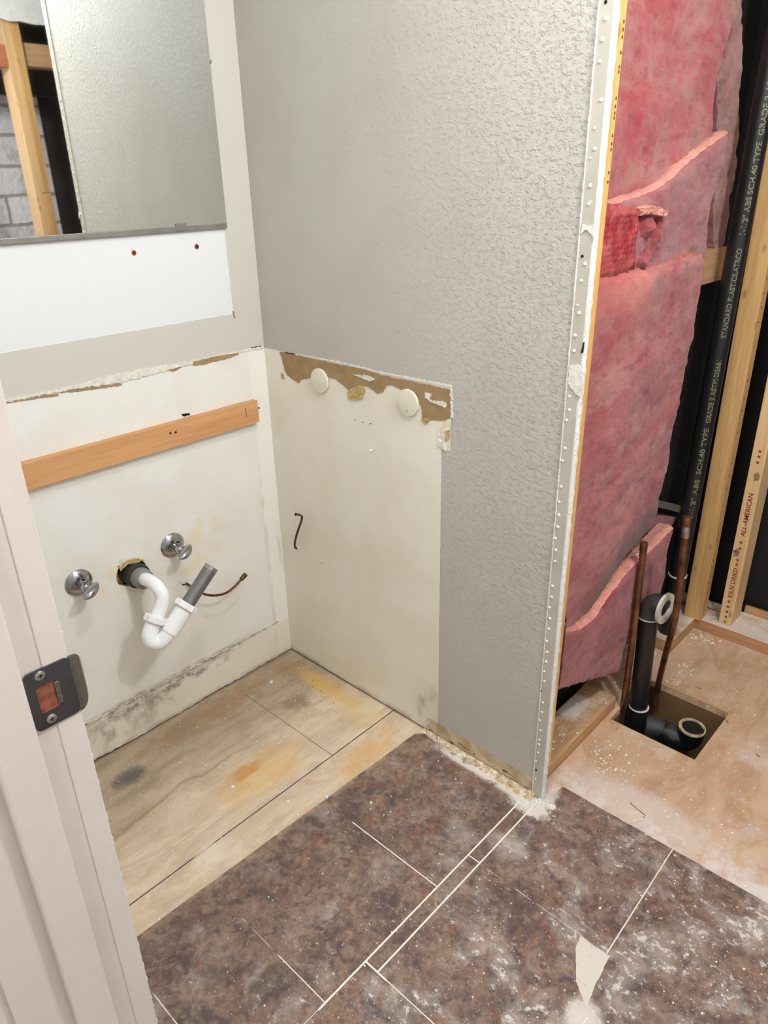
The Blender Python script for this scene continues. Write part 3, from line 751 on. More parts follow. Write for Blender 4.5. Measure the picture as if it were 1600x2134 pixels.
# black backs of the two plumbing walls
bm = bmesh.new(); box(bm, 0.735, 0.745, TW + 0.04, 1.10, -0.018, CEIL)
struct('wall_alcove_left', bm, m_black, label='black backing behind the pink insulation and vent pipe', cat='wall')
bm = bmesh.new(); box(bm, 0.735, 2.42, 1.075, 1.10, -0.018, CEIL)
struct('wall_alcove_back', bm, m_black, label='black backing behind the rear studs', cat='wall')

# baseboard area debris: ledge of crumbled plaster along the partition foot
bm = bmesh.new()
rows = []
for k in range(120):
    xx = 0.53 + 0.335 * k / 119
    wv = 0.010 + 0.012 * (k / 119) + 0.005 * mnoise.noise(Vector((xx * 60, 0, 1))); h = 0.004 + 0.003 * mnoise.noise(Vector((xx * 90, 3, 1)))
    rows.append([bm.verts.new(p) for p in ((xx, 0.0, h + 0.003), (xx, -wv * 0.4, h), (xx, -wv, 0.0026 + h * 0.25), (xx, -wv - 0.006, 0.0008))])
for a, b in zip(rows, rows[1:]):
    for k in range(3): bm.faces.new((a[k], b[k], b[k + 1], a[k + 1]))
g = G('crumbled_plaster'); n = g.noise(g.obj, 60, 5, 0.7); n2 = g.noise(g.obj, 120, 3)
mcr = g.out(g.mix(n2.above(0.5, 0.62) * 0.7, g.mix(n.above(0.4, 0.6), rgb(190, 160, 116), rgb(236, 228, 212)), rgb(140, 104, 66)), 0.85, bump=n + n2, dist=0.004)
tag(link('plaster_dust_ridge', bm, mcr), 'ridge of tan and white crumbled plaster along the foot of the partition', 'debris', kind='stuff')

# ------------------------------------------------------------------ DOOR FRAME (left foreground)
JX = 0.94
door = struct('door_1', B(0.920, JX, -1.075, -0.952, 0.0, 2.04, bev=0.0016), m_paint, label='glossy off-white painted door jamb in the left foreground', cat='door frame')
link('jamb_ridge', B(JX - 0.002, JX + 0.0012, -0.9745, -0.953, 0.0, 2.04, bev=0.0009), m_paint, door)
link('door_stop', B(JX - 0.001, JX + 0.011, -1.029, -0.9935, 0.0, 2.04, bev=0.003), m_paint, door)
link('casing', B(0.872, 0.935, -1.087, -1.0705, 0.0, 2.10, bev=0.004), m_paint, door)
link('far_jamb', B(1.95, 1.97, -1.075, -0.952, 0.0, 2.04), m_paint, door)
link('head_jamb', B(0.94, 1.95, -1.075, -0.952, 2.02, 2.04), m_paint, door)
for k in range(16):   # paint chips on the outer arris
    zz = 0.45 + k * 0.034 + random.uniform(-.012, .012); s = random.uniform(.0015, .004)
    if 0.885 < zz < 0.95: continue
    link('paint_chip', B(JX - 0.001, JX + 0.0006, -0.9535, -0.9522, zz, zz + s * 2.4), m_dust, door)

# strike plate
SPY0, SPY1, SPZ0, SPZ1 = -0.9915, -0.9535, 0.889, 0.946
sp = thing('strike_plate', (JX + 0.001, -0.972, 0.889), 'dark steel strike plate with two screws and a curved lip on the door jamb', 'strike plate')
def rrect(y0, y1, z0, z1, r, n=5):
    P = []
    for cy_, cz_, a0 in ((y1 - r, z1 - r, 0), (y0 + r, z1 - r, PI / 2), (y0 + r, z0 + r, PI), (y1 - r, z0 + r, 1.5 * PI)):
        for k in range(n + 1): P.append((cy_ + r * math.cos(a0 + PI / 2 * k / n), cz_ + r * math.sin(a0 + PI / 2 * k / n)))
    return P
bm = bmesh.new()
o_ = rrect(SPY0, SPY1, SPZ0, SPZ1, 0.0045); i_ = rrect(-0.9845, -0.9665, 0.9035, 0.9315, 0.004)
xf, xb = JX + 0.0030, JX + 0.0008
vo = [bm.verts.new((xf, a, b)) for a, b in o_]; vi = [bm.verts.new((xf, a, b)) for a, b in i_]; vob = [bm.verts.new((xb, a, b)) for a, b in o_]; vib = [bm.verts.new((xb - 0.001, a, b)) for a, b in i_]
n = len(vo)
for i in range(n):
    j = (i + 1) % n
    bm.faces.new((vo[i], vo[j], vi[j], vi[i])); bm.faces.new((vo[i], vob[i], vob[j], vo[j])); bm.faces.new((vi[i], vi[j], vib[j], vib[i]))
link('plate', bm, m_plate, sp)
bm = bmesh.new(); rows = []
for k in range(9):
    t = k / 8; yy = SPY1 + 0.0 + 0.013 * math.sin(t * 1.25); xx = xf - 0.0002 - 0.012 * (1 - math.cos(t * 1.25)) ; hh = (SPZ1 - SPZ0) / 2 * math.sqrt(max(0.02, 1 - 0.9 * t ** 2.2))
    zc = (SPZ0 + SPZ1) / 2
    rows.append([bm.verts.new((xx, yy, zc - hh)), bm.verts.new((xx, yy, zc + hh)), bm.verts.new((xx - 0.0016, yy, zc + hh)), bm.verts.new((xx - 0.0016, yy, zc - hh))])
for a, b in zip(rows, rows[1:]):
    for k in range(4): bm.faces.new((a[k], b[k], b[(k + 1) % 4], a[(k + 1) % 4]))
bm.faces.new(rows[0]); bm.faces.new(list(reversed(rows[-1])))
link('lip', bm, m_lip, sp, smooth=True)
for q in ((83, 1408), (108, 1497)):
    c_ = at(q[0], q[1], 'x', xf)
    s_ = link('screw', lathe(bmesh.new(), c_, (1, 0, 0), [(-0.0006, 0.0044), (0.0005, 0.0042), (0.0012, 0.0030), (0.0011, 0)], 20), m_screw, sp, smooth=True)
    b_ = bmesh.new(); box(b_, c_.x + 0.0008, c_.x + 0.0015, c_.y - 0.0020, c_.y + 0.0020, c_.z - 0.0004, c_.z + 0.0004); box(b_, c_.x + 0.0008, c_.x + 0.0015, c_.y - 0.0004, c_.y + 0.0004, c_.z - 0.0020, c_.z + 0.0020)
    link('screw_recess', b_, m_hole, s_)
link('bolt_recess', B(JX + 0.0003, JX + 0.0016, -0.9852, -0.9655, 0.9028, 0.9325), m_mort, sp, label='reddish raw wood showing in the latch opening')
link('recess_tab', B(JX + 0.0008, JX + 0.0034, -0.9694, -0.9655, 0.906, 0.929, bev=0.0008), m_lip, sp)

# ------------------------------------------------------------------ MIRROR + vanity wall fittings
mi = thing('wall_mirror', (0.0, -0.52, 1.213), 'frameless wall mirror over the vanity wall reflecting open framing', 'mirror')
link('mirror_glass', B(0.0022, 0.0062, -0.956, -0.0785, 1.216, 2.05), m_mirror, mi)
link('mirror_backing', B(0.0003, 0.0022, -0.956, -0.0765, 1.214, 2.05), m_hole, mi)
link('bottom_channel', B(0.0003, 0.0085, -0.956, -0.080, 1.2075, 1.2185, bev=0.0012), m_chan, mi)
c_ = at(378, 466, 'x', 0.008)
link('mirror_clip', B(0.006, 0.0100, c_.y - 0.014, c_.y + 0.012, 1.210, 1.2245, bev=0.001), m_chan, mi)
link('mirror_clip', B(0.0045, 0.0085, -0.0805, -0.0755, 1.530, 1.537, bev=0.0008), m_chan, mi)

cl = thing('wood_cleat', (0.009, -0.5, 0.742), 'orange pine support strip screwed along the white vanity wall', 'wood strip')
link('board', B(0.0, 0.019, -0.958, -0.050, 0.7425, 0.799, bev=0.0008), m_cleat, cl)
for q in ((355, 903), (366, 901)):
    link('screw_head', lathe(bmesh.new(), at(q[0], q[1], 'x', 0.019), (1, 0, 0), [(0, 0.0030), (0.0007, 0.0026)], 12), m_hole, cl)
link('end_split', B(0.0188, 0.0193, -0.090, -0.0885, 0.765, 0.788), m_hole, cl)
link('end_nail', lathe(bmesh.new(), (0.012, -0.050, 0.776), (0, 1, 0), [(0, 0.0012), (0.007, 0.0012), (0.0072, 0.0024), (0.0084, 0.0024)], 10), m_hole, cl)

for (q, lab, mt) in (((279, 527), 'orange-red wall anchor hole below the mirror, left one of the two', m_red), ((410, 514), 'dark-centred wall anchor hole below the mirror corner, right one of the two', m_ink_r)):
    p = at(q[0], q[1], 'x', 0)
    t = thing('wall_anchor', p, lab, 'wall anchor', 'wall anchors under the mirror')
    link('anchor_collar', lathe(bmesh.new(), p, (1, 0, 0), [(0, 0.0056), (0.0012, 0.0050), (0.0014, 0.0028), (0.0002, 0.0022)], 16), mt, t)
    link('anchor_bore', lathe(bmesh.new(), p, (1, 0, 0), [(0, 0.0024), (0.0016, 0.0022)], 12), m_hole, t)

# angle stop valves
def valve(cu, cv_, lab):
    p = at(cu, cv_, 'x', 0)
    t = thing('shutoff_valve', p, lab, 'valve', 'chrome shutoff valves on the vanity wall')
    X = Vector((1, 0, 0))
    link('escutcheon', lathe(bmesh.new(), p, X, [(0, 0.0320), (0.0015, 0.0322), (0.004, 0.0300), (0.0085, 0.0240), (0.011, 0.0170), (0.012, 0.0110), (0.012, 0.0)], 36), m_chrome, t, smooth=True)
    link('body', lathe(bmesh.new(), p + X * 0.010, X, [(0, 0.0085), (0.016, 0.0085), (0.0165, 0.0110), (0.026, 0.0112), (0.032, 0.0105), (0.034, 0.0072), (0.040, 0.0066), (0.041, 0.0)], 24), m_chrome, t, smooth=True)
    link('outlet', lathe(bmesh.new(), p + X * 0.031 + Vector((0, 0, 0.004)), (0, 0, 1), [(0, 0.0066), (0.010, 0.0066), (0.0105, 0.0078), (0.0150, 0.0078), (0.0150, 0.0052), (0.008, 0.0048)], 20), m_chrome, t, smooth=True)
    link('outlet_bore', lathe(bmesh.new(), p + X * 0.031 + Vector((0, 0, 0.0150)), (0, 0, 1), [(0, 0.0052), (0.0003, 0.0050)], 16), m_hole, t)
    # oval handle
    hb = bmesh.new(); c0 = p + X * 0.058 + Vector((0, 0.0, -0.001))
    bmesh.ops.create_uvsphere(hb, u_segments=24, v_segments=14, radius=1.0)
    for v in hb.verts:
        x_, y_, z_ = v.co
        s = 1 - 0.35 * max(0, abs(y_) - 0.4)
        v.co = Vector((x_ * 0.0105 * s, y_ * 0.0205, z_ * 0.0085 * s + 0.002 * y_ * y_))
    rot = Euler((0.35, 0.15, 0.45)).to_matrix()
    for v in hb.verts: v.co = rot @ (v.co * 1.25) + c0
    link('oval_handle', hb, m_chrome, t, smooth=True)
valve(164, 1214, 'chrome shutoff valve with oval handle, nearest the door jamb')
valve(359, 1136, 'chrome shutoff valve with oval handle, up and right of the drain hole')

# sink drain
tr = thing('sink_drain_trap', at(285, 1199, 'x', 0), 'white plastic P-trap with grey tailpiece hanging from the wall drain hole', 'drain trap')
h0 = at(283, 1197, 'x', 0.0)
X = Vector((1, 0, 0))
link('wall_coupling', lathe(bmesh.new(), h0 - X * 0.03, X, [(0, 0.0300), (0.044, 0.0300), (0.048, 0.0288), (0.048, 0.0245), (0.030, 0.0230)], 32), m_rubber, tr, smooth=True)
link('drain_collar', lathe(bmesh.new(), h0 - X * 0.01, X, [(0, 0.0245), (0.044, 0.0245), (0.052, 0.0235), (0.055, 0.0215), (0.055, 0.0150)], 32), m_grey, tr, smooth=True)
E = lambda u_, v_, d_: at(u_, v_, 'x', d_)
armP = smooth_path([h0 + X * 0.03, E(308, 1209, 0.062), E(325, 1220, 0.095), E(338, 1240, 0.112), E(336, 1262, 0.116), E(329, 1280, 0.117), E(322, 1300, 0.117)], 8)
link('trap_arm', tube(bmesh.new(), armP, 0.0160, 28), m_pvc, tr, smooth=True)
n1 = E(325, 1290, 0.117); ub1 = E(313, 1322, 0.119); bot = E(327, 1341, 0.130); ub2 = E(348, 1327, 0.141); n2 = E(386, 1266, 0.145); tt = E(441, 1181, 0.146)
jP = smooth_path([n1, E(316, 1308, 0.118), E(312, 1324, 0.121), E(317, 1336, 0.127), E(330, 1338, 0.133), E(343, 1329, 0.138), E(358, 1308, 0.1425), n2], 8)
L_ = len(jP)
link('j_bend', tube(bmesh.new(), jP, 0.0184, 28), m_pvc, tr, smooth=True)
dl = (n2 - E(358, 1308, 0.1425)).normalized(); dt = (tt - n2).normalized()
link('upper_socket', tube(bmesh.new(), [E(352, 1317, 0.141), n2 + dl * 0.002], 0.0212, 28), m_pvc, tr, smooth=True)
def nut(c0, d, name='slip_nut', r=0.0272, h=0.015, ribs=10):
    bm = bmesh.new(); d = d.normalized(); u, v = frame(d); rings = []; seg = ribs * 4
    for hh, rr in ((-h / 2, r * 0.94), (-h / 2 + 0.0015, r), (h / 2 - 0.0015, r), (h / 2, r * 0.93), (h / 2, r * 0.6)):
        rings.append([bm.verts.new(c0 + d * hh + (u * math.cos(2 * PI * k / seg) + v * math.sin(2 * PI * k / seg)) * rr * (1.06 if (k % 4) == 0 else 0.985)) for k in range(seg)])
    for a, b in zip(rings, rings[1:]):
        for k in range(seg): bm.faces.new((a[k], a[(k + 1) % seg], b[(k + 1) % seg], b[k]))
    bm.faces.new(list(reversed(rings[0]))); bm.faces.new(rings[-1])
    return link(name, bm, m_pvc, tr)
nut(n1, n1 - ub1)
nut(E(388, 1262, 0.1453), dt)
link('tailpiece', tube(bmesh.new(), [n2, n2.lerp(tt, 0.5), tt], 0.0165, 28, inner=0.0012), m_tail, tr, smooth=True, label='grey metal tailpiece, open at the top')
link('tailpiece_rim', tube(bmesh.new(), [tt - dt * 0.008, tt + dt * 0.0004], 0.0169, 28, cap=False), m_solder, tr, smooth=True)

# supply tube with brass end
st = thing('supply_tube', at(386, 1215, 'x', 0), 'thin curved copper tube with a dull brass nut, ending right of the tailpiece', 'tube')
sP = smooth_path([at(386, 1215, 'x', -0.004), E(393, 1219, 0.010), E(405, 1227, 0.024), E(425, 1238, 0.040), E(448, 1241, 0.046), E(470, 1236, 0.047), E(488, 1223, 0.046), E(503, 1207, 0.044)], 8)
link('tube', tube(bmesh.new(), sP, 0.0032, 14), m_rust, st, smooth=True)
d_ = (sP[-1] - sP[-4]).normalized()
link('brass_nut', lathe(bmesh.new(), sP[-1] - d_ * 0.002, d_, [(0, 0.0048), (0.002, 0.0062), (0.010, 0.0066), (0.011, 0.0056), (0.012, 0.0068), (0.0185, 0.0068), (0.020, 0.0058)], 12), m_brass, st, smooth=True)

# copper stub on the partition
cs = thing('copper_stub', at(621, 1142, 'y', 0), 'short rusty S-bent copper stub sticking out of the cream partition patch', 'pipe stub')
Q = lambda u_, v_, d_: at(u_, v_, 'y', -d_)
cP = smooth_path([Q(617, 1072, 0.030), Q(624, 1073, 0.028), Q(629, 1077, 0.027), Q(627, 1088, 0.026), Q(621, 1105, 0.024), Q(616, 1122, 0.022), Q(614, 1135, 0.018), Q(616, 1142, 0.010), Q(621, 1142, -0.002)], 8)
link('bent_tube', tube(bmesh.new(), cP, 0.0030, 12), m_rust, cs, smooth=True)
link('crimped_end', tube(bmesh.new(), [cP[0] + (cP[0] - cP[1]).normalized() * 0.0005, cP[0] + (cP[0] - cP[1]).normalized() * 0.002], 0.0044, 12), m_hole, cs)
link('paint_collar', lathe(bmesh.new(), Q(621, 1142, 0), (0, -1, 0), [(0, 0.0062), (0.003, 0.0052), (0.004, 0.0030)], 16), m_torn, cs, smooth=True)

# cream round caps
for (q, lab) in (((667, 793), 'cream round plastic cap on torn brown paper, nearer the wall corner'), ((851, 839), 'cream round plastic cap with a small dent, farther from the wall corner')):
    p = Q(q[0], q[1], 0.0015)
    t = thing('round_cap', p, lab, 'plastic cap', 'cream round caps on the partition')
    link('disc', lathe(bmesh.new(), p, (0, -1, 0), [(-0.0012, 0.026), (0.0, 0.0292), (0.0030, 0.0295), (0.0042, 0.0288), (0.0046, 0.0270), (0.0047, 0.0)], 48), m_cap, t, smooth=True)
    if q[0] > 800: link('dent', lathe(bmesh.new(), p + Vector((0.0, -0.0046, -0.018)), (0, -1, 0), [(0, 0.0020), (0.0004, 0.0017)], 12), m_chan, t)
p = Q(775, 938, 0.0)
tag(link('nail', lathe(bmesh.new(), p, (0, -1, 0), [(-0.002, 0.0016), (0.007, 0.0016), (0.0075, 0.0036), (0.0095, 0.0034)], 12), m_dot), 'small white-painted nail head on the cream wall patch', 'nail')

# ------------------------------------------------------------------ FRAMING in the alcove
def stud(name, a, mat, lab, cat='stud', group=None, bev=0.0015, lean=0.0):
    bm = B(*a, bev=bev)
    if lean:
        for v in bm.verts: v.co.y += lean * (v.co.z - a[4]) / (a[5] - a[4])
    t = thing(name, ((a[0] + a[1]) / 2, (a[2] + a[3]) / 2, a[4]), lab, cat, group)
    return t, link('lumber', bm, mat, t)
s0, _ = stud('end_stud', (0.770, 0.857, TW + 0.001, 0.073, 0.038, CEIL), m_orange, 'orange stud edge showing behind the broken edge of the partition drywall', lean=0.016)
for k, v_ in enumerate((45, 62, 78, 110, 140, 150, 205, 222, 236, 246, 283, 300, 312, 360, 380)):   # brown stamp marks
    p = at(1300 - (v_ - 45) * 0.10, v_, 'x', 0.8575)
    link('stamp_mark', B(0.8568, 0.8576, p.y - 0.0018, p.y + 0.0018, p.z - 0.0022, p.z + 0.0026), m_ink_b, s0)
# left sill plate, interrupted at the plumbing
bp = tag(link('sill_plate', B(0.768, 0.857, 0.058, 0.402, 0.0, 0.038, bev=0.0012), m_plate_y), 'dusty sill board on the floor running from the partition end to the drain opening', 'sill plate')
bp2 = tag(link('sill_plate', B(0.768, 0.862, 0.735, 0.915, 0.0, 0.038, bev=0.0012), m_plate_y), 'short dusty sill board in the back corner behind the vent pipe', 'sill plate')
bp3 = tag(link('sill_plate', B(0.768, 2.30, 0.9155, 1.0455, 0.0, 0.038, bev=0.0012), m_plate_x), 'dusty sill board along the back wall under the rear studs', 'sill plate')
sA, sAm = stud('rear_stud', (0.828, 0.880, 0.905, 0.948, 0.0385, CEIL), m_wood_z, 'tan rear stud with dotted edge beside the black vent pipe', group='rear wall studs')
for k in range(34):
    zz = 0.10 + k * 0.034 + random.uniform(-.01, .01)
    if random.random() < 0.75: link('dark_fleck', B(0.8798, 0.8806, 0.918, 0.922, zz, zz + random.uniform(.003, .010)), m_ink_b, sA)
sB, sBm = stud('rear_stud', (0.923, 0.960, 0.935, 1.020, 0.0385, CEIL), m_wood_z2, 'tan rear stud printed with red stars and lettering, right of the plain one', group='rear wall studs')
blk = tag(link('blocking', B(0.746, 0.790, 0.640, 0.870, 1.050, 1.130, bev=0.001), m_wood_y), 'small tan wood block between studs behind the black vent pipe', 'wood block')
bt_ = tag(link('trim_board', B(0.962, 2.2, 1.046, 1.058, 0.0, 0.060), m_wood_x), 'thin tan board edge behind the back sill', 'board')
# end-wall framing seen in the mirror
mB1, _ = stud('mirror_side_stud', (2.325, 2.425, 0.500, 0.535, 0.0, 2.0), m_wood_z2, 'pale stud with knots reflected in the mirror in front of white blocks', 'stud', None)
mB2, _ = stud('sistered_stud', (2.318, 2.400, 0.536, 0.572, 0.0, 1.27), m_wood_z, 'lower short stud fixed to the pale one reflected in the mirror')
mB3, _ = stud('sistered_stud', (2.318, 2.400, 0.536, 0.572, 1.276, 2.0), m_wood_z, 'upper short stud fixed to the pale one reflected in the mirror')
tag(link('header_board', B(2.330, 2.42, 0.573, 1.05, 1.80, 1.890), m_wood_y), 'pale double header board reflected in the mirror right of the stud', 'header')
tag(link('header_board', B(2.330, 2.42, -0.1, 0.499, 1.79, 1.875), m_redwood), 'reddish header board reflected in the mirror left of the stud', 'header')

# ------------------------------------------------------------------ INSULATION
def resample(P, n):
    P = [Vector(p) for p in P]; ds = [0]
    for a, b in zip(P, P[1:]): ds.append(ds[-1] + (b - a).length)
    out = []; j = 0
    for i in range(n + 1):
        s = ds[-1] * i / n
        while j < len(ds) - 2 and ds[j + 1] < s: j += 1
        t = (s - ds[j]) / max(ds[j + 1] - ds[j], 1e-9); out.append(P[j].lerp(P[j + 1], min(max(t, 0), 1)))
    return out
def batt(name, xf, thick, top, right, bottom, left, mat, lab, cutmat=m_fcut, rnd=0.010, seed=0, amp=0.006, group='pink insulation batts', capz=0.0, x_left=None, capmin=0.0, dx=0.0, edge=0.004, drop=0.0):
    """a thick batt; the four sides are lists of photo points measured on plane x = xf; left and right run bottom to top"""
    def f(L):
        out = [at(a, b, 'x', xf) for a, b in L]
        for p in out: p.y = max(p.y, LY + 0.0001 * p.z)
        return out
    T, R_, Bt, Lf = f(top), f(right), f(bottom), f(left)
    nu = max(12, int(sum((b - a).length for a, b in zip(T, T[1:])) / 0.006)); nv = max(12, int(sum((b - a).length for a, b in zip(R_, R_[1:])) / 0.006))
    T, Bt = resample(T, nu), resample(Bt, nu); R_, Lf = resample(R_, nv), resample(Lf, nv)
    bm = bmesh.new(); grid = []
    for j in range(nv + 1):
        v = j / nv; row = []
        for i in range(nu + 1):
            u = i / nu
            p = (1 - v) * Bt[i] + v * T[i] + (1 - u) * Lf[j] + u * R_[j] - ((1 - u) * (1 - v) * Bt[0] + u * (1 - v) * Bt[-1] + (1 - u) * v * T[0] + u * v * T[-1])
            q = Vector((seed * 3.1, p.y, p.z))
            d = amp * mnoise.fractal(q * 9, 1.0, 2.0, 4) + 0.0022 * mnoise.fractal(q * 60, 1.0, 2.0, 3)
            eu = min(u * nu, (1 - u) * nu) * 0.006; ev = min(v * nv, (1 - v) * nv) * 0.006; e = min(min(eu if u > 0.5 else 1, ev), 0.02) / 0.02
            d -= rnd * (1 - e) ** 2
            yl = p.y
            xx = xf + d + dx * v - drop * max(0.0, 1 - v / 0.22) ** 1.5
            if x_left is not None:
                w_ = min(max((yl - 0.085) / 0.14, 0), 1); w_ = w_ * w_ * (3 - 2 * w_); xx = x_left * (1 - w_) + xx * w_ + (0.2 * d * (1 - w_))
            jit = (edge * mnoise.noise(q * 70) + 0.0028 * mnoise.noise(q * 330)) * (1 - e)
            row.append(bm.verts.new((xx, p.y + jit, p.z + jit * 0.6)))
        grid.append(row)
    for j in range(nv):
        for i in range(nu): bm.faces.new((grid[j][i], grid[j][i + 1], grid[j + 1][i + 1], grid[j + 1][i]))
    # back and sides
    def side(line, rev=False):
        back = [bm.verts.new((max(v.co.x - thick, 0.748), v.co.y, v.co.z)) for v in line]
        for k in range(len(line) - 1): bm.faces.new((line[k], back[k], back[k + 1], line[k + 1]))
        return back
    side(grid[0]); side([r[-1] for r in grid]); side([r[0] for r in grid])
    t = thing(name, (xf, at(*bottom[0], 'x', xf).y, at(*bottom[len(bottom) // 2], 'x', xf).z), lab, 'insulation', group)
    # cut top edge
    cb = bmesh.new(); nrow = 6; tr_ = grid[-1]; R2 = []
    for k in range(nrow + 1):
        s = k / nrow; R2.append([cb.verts.new((max(v.co.x - thick * s, 0.748), v.co.y + 0.002 * mnoise.noise(v.co * 50 + Vector((s * 4, 0, 0))), v.co.z + 0.006 * math.sin(PI * min(s * 1.4, 1)) * 0.8 + 0.0030 * mnoise.noise(v.co * 80 + Vector((s * 5, 0, 0))) * (1 if k else 0) - capz * s)) for v in tr_])
    for a, b in zip(R2, R2[1:]):
        for k in range(len(a) - 1): cb.faces.new((a[k], a[k + 1], b[k + 1], b[k]))
    link('fibre_body', bm, mat, t, smooth=True)
    link('cut_edge', cb, cutmat, t, smooth=True)
    return t
# top batt
LY = 0.0905
batt('insulation_batt', 0.808, 0.055, [(1240, -260), (1400, -260), (1545, -260)], [(1492, 296), (1490, 230), (1504, 130), (1530, 60), (1537, 0), (1550, -260)],
     [(1230, 462), (1300, 432), (1370, 405), (1420, 368), (1492, 296)], [(1230, 462), (1240, 200), (1240, -260)], m_f1, 'upper red-pink insulation batt reaching out of the photo top', seed=1, x_left=0.822, amp=0.008)
# crumpled piece deep behind it
batt('insulation_batt', 0.778, 0.028, [(1490, -200), (1560, -200)], [(1512, 520), (1532, 400), (1543, 300), (1547, 200), (1552, 100), (1560, -200)],
     [(1480, 545), (1490, 535), (1512, 520)], [(1480, 545), (1496, 300), (1505, -200)], m_f5, 'dusky crumpled insulation scrap in shade beside the black vent pipe', seed=5, amp=0.012, rnd=0.01)
# second batt with folded pale top
batt('insulation_batt', 0.838, 0.040, [(1225, 452), (1270, 432), (1300, 421), (1370, 397), (1415, 364), (1470, 315), (1526, 276)], [(1462, 545), (1476, 528), (1482, 440), (1502, 370), (1526, 276)],
     [(1225, 600), (1300, 580), (1400, 556), (1462, 545)], [(1225, 600), (1228, 540), (1225, 452)], m_f2, 'middle insulation batt whose slanting pale cut edge rises to the right', seed=2, x_left=0.842, amp=0.006, capz=-0.002, rnd=0.006)
# large batt
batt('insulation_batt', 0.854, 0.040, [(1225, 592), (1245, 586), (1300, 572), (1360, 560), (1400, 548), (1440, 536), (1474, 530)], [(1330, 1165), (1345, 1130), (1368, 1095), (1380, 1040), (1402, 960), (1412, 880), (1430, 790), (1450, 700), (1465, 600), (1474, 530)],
     [(1110, 1362), (1165, 1345), (1240, 1300), (1275, 1245), (1330, 1165)], [(1110, 1362), (1170, 1000), (1225, 592)], m_f3, 'largest insulation batt, mottled pink with grey-brown dirt streaks and painted shade', cutmat=m_cut3, seed=3, x_left=0.846, amp=0.007, drop=0.030)
# bottom batt
batt('insulation_batt', 0.855, 0.040, [(1110, 1345), (1165, 1332), (1215, 1312), (1240, 1294), (1275, 1240), (1310, 1195), (1345, 1162), (1408, 1102)], [(1292, 1402), (1302, 1350), (1322, 1330), (1365, 1290), (1388, 1200), (1395, 1150), (1408, 1102)],
     [(1110, 1462), (1160, 1445), (1225, 1422), (1292, 1402)], [(1110, 1462), (1110, 1400), (1110, 1345)], m_f4, 'lowest deep pink insulation batt with a pale peach rising edge by the copper pipe', seed=4, x_left=0.853, amp=0.003, capz=-0.004, rnd=0.005)
# torn quilted facing flaps
def flap(L, xf, mat, lab, par, th=0.004, seed=0, name='torn_facing'):
    bm = bmesh.new(); P = ragged([at(a, b, 'x', xf) for a, b in L], 0.004, 0.0014, (1, 2), seed)
    prism(bm, P, Vector((-th, 0, 0)))
    return tag(link(name, bm, mat), lab, 'facing', 'torn facing scraps')
def bump_flap(L, xf, mat, lab, amp, seed, name='torn_facing', hx=0.0):
    """puffy scrap: top and bottom edge lists (left to right)"""
    T, Bo = [resample([at(a, b, 'x', xf) for a, b in q], 34) for q in L]
    bm = bmesh.new(); G_ = []
    for j in range(31):
        v = j / 30; G_.append([])
        for i in range(35):
            p = Bo[i].lerp(T[i], v); e = min(i, 34 - i, j, 30 - j, 3) / 3
            cell = math.sin(p.y * 420 + p.z * 300) * math.sin(p.y * 420 - p.z * 300)
            d = e * (0.006 + 0.0005 * cell + amp * mnoise.fractal(Vector((seed, p.y, p.z)) * 26, 1, 2, 3)) + hx * (i / 34)
            G_[-1].append(bm.verts.new((p.x + d, p.y + 0.0015 * mnoise.noise(p * 160), p.z + 0.0015 * mnoise.noise(p * 120))))
    for j in range(30):
        for i in range(34): bm.faces.new((G_[j][i], G_[j][i + 1], G_[j + 1][i + 1], G_[j + 1][i]))
    bk = [bm.verts.new((v.co.x - 0.010, v.co.y, v.co.z)) for v in (G_[0] + [r[-1] for r in G_[1:]] + list(reversed(G_[-1][:-1])) + [r[0] for r in reversed(G_[1:-1])])]
    rim = G_[0] + [r[-1] for r in G_[1:]] + list(reversed(G_[-1][:-1])) + [r[0] for r in reversed(G_[1:-1])]
    for k in range(len(rim)): bm.faces.new((rim[k], rim[(k + 1) % len(rim)], bk[(k + 1) % len(rim)], bk[k]))
    return tag(link(name, bm, mat, smooth=True), lab, 'facing', 'torn facing scraps')
bump_flap(([(1252, 424), (1290, 426), (1330, 436)], [(1240, 584), (1280, 578), (1322, 560)]), 0.842, m_face, 'quilted dark red facing scrap beside the orange stud edge', 0.003, 1)
bump_flap(([(1332, 448), (1352, 440), (1372, 444), (1378, 452)], [(1322, 566), (1335, 562), (1352, 545), (1360, 520)]), 0.840, m_f4, 'loose red wad of insulation right of the quilted scrap', 0.016, 2, name='insulation_wad')
bump_flap(([(1332, 434), (1348, 428), (1368, 430), (1390, 442)], [(1334, 450), (1350, 446), (1368, 452), (1386, 450)]), 0.848, m_fcut, 'small pale folded insulation tab over the red wad', 0.006, 3, name='insulation_tab', hx=0.004)

flap([(1366, 1046), (1400, 1050), (1442, 1062), (1440, 1074), (1400, 1064), (1368, 1056)], 0.800, m_chan, 'thin grey strip between the insulation and the black vent pipe', None, th=0.050, name='facing_strip')
flap([(1355, 1090), (1368, 1074), (1410, 1078), (1398, 1098), (1352, 1140)], 0.790, m_f4, 'dark red scrap in the gap above the lowest batt', None, th=0.040, name='facing_scrap')
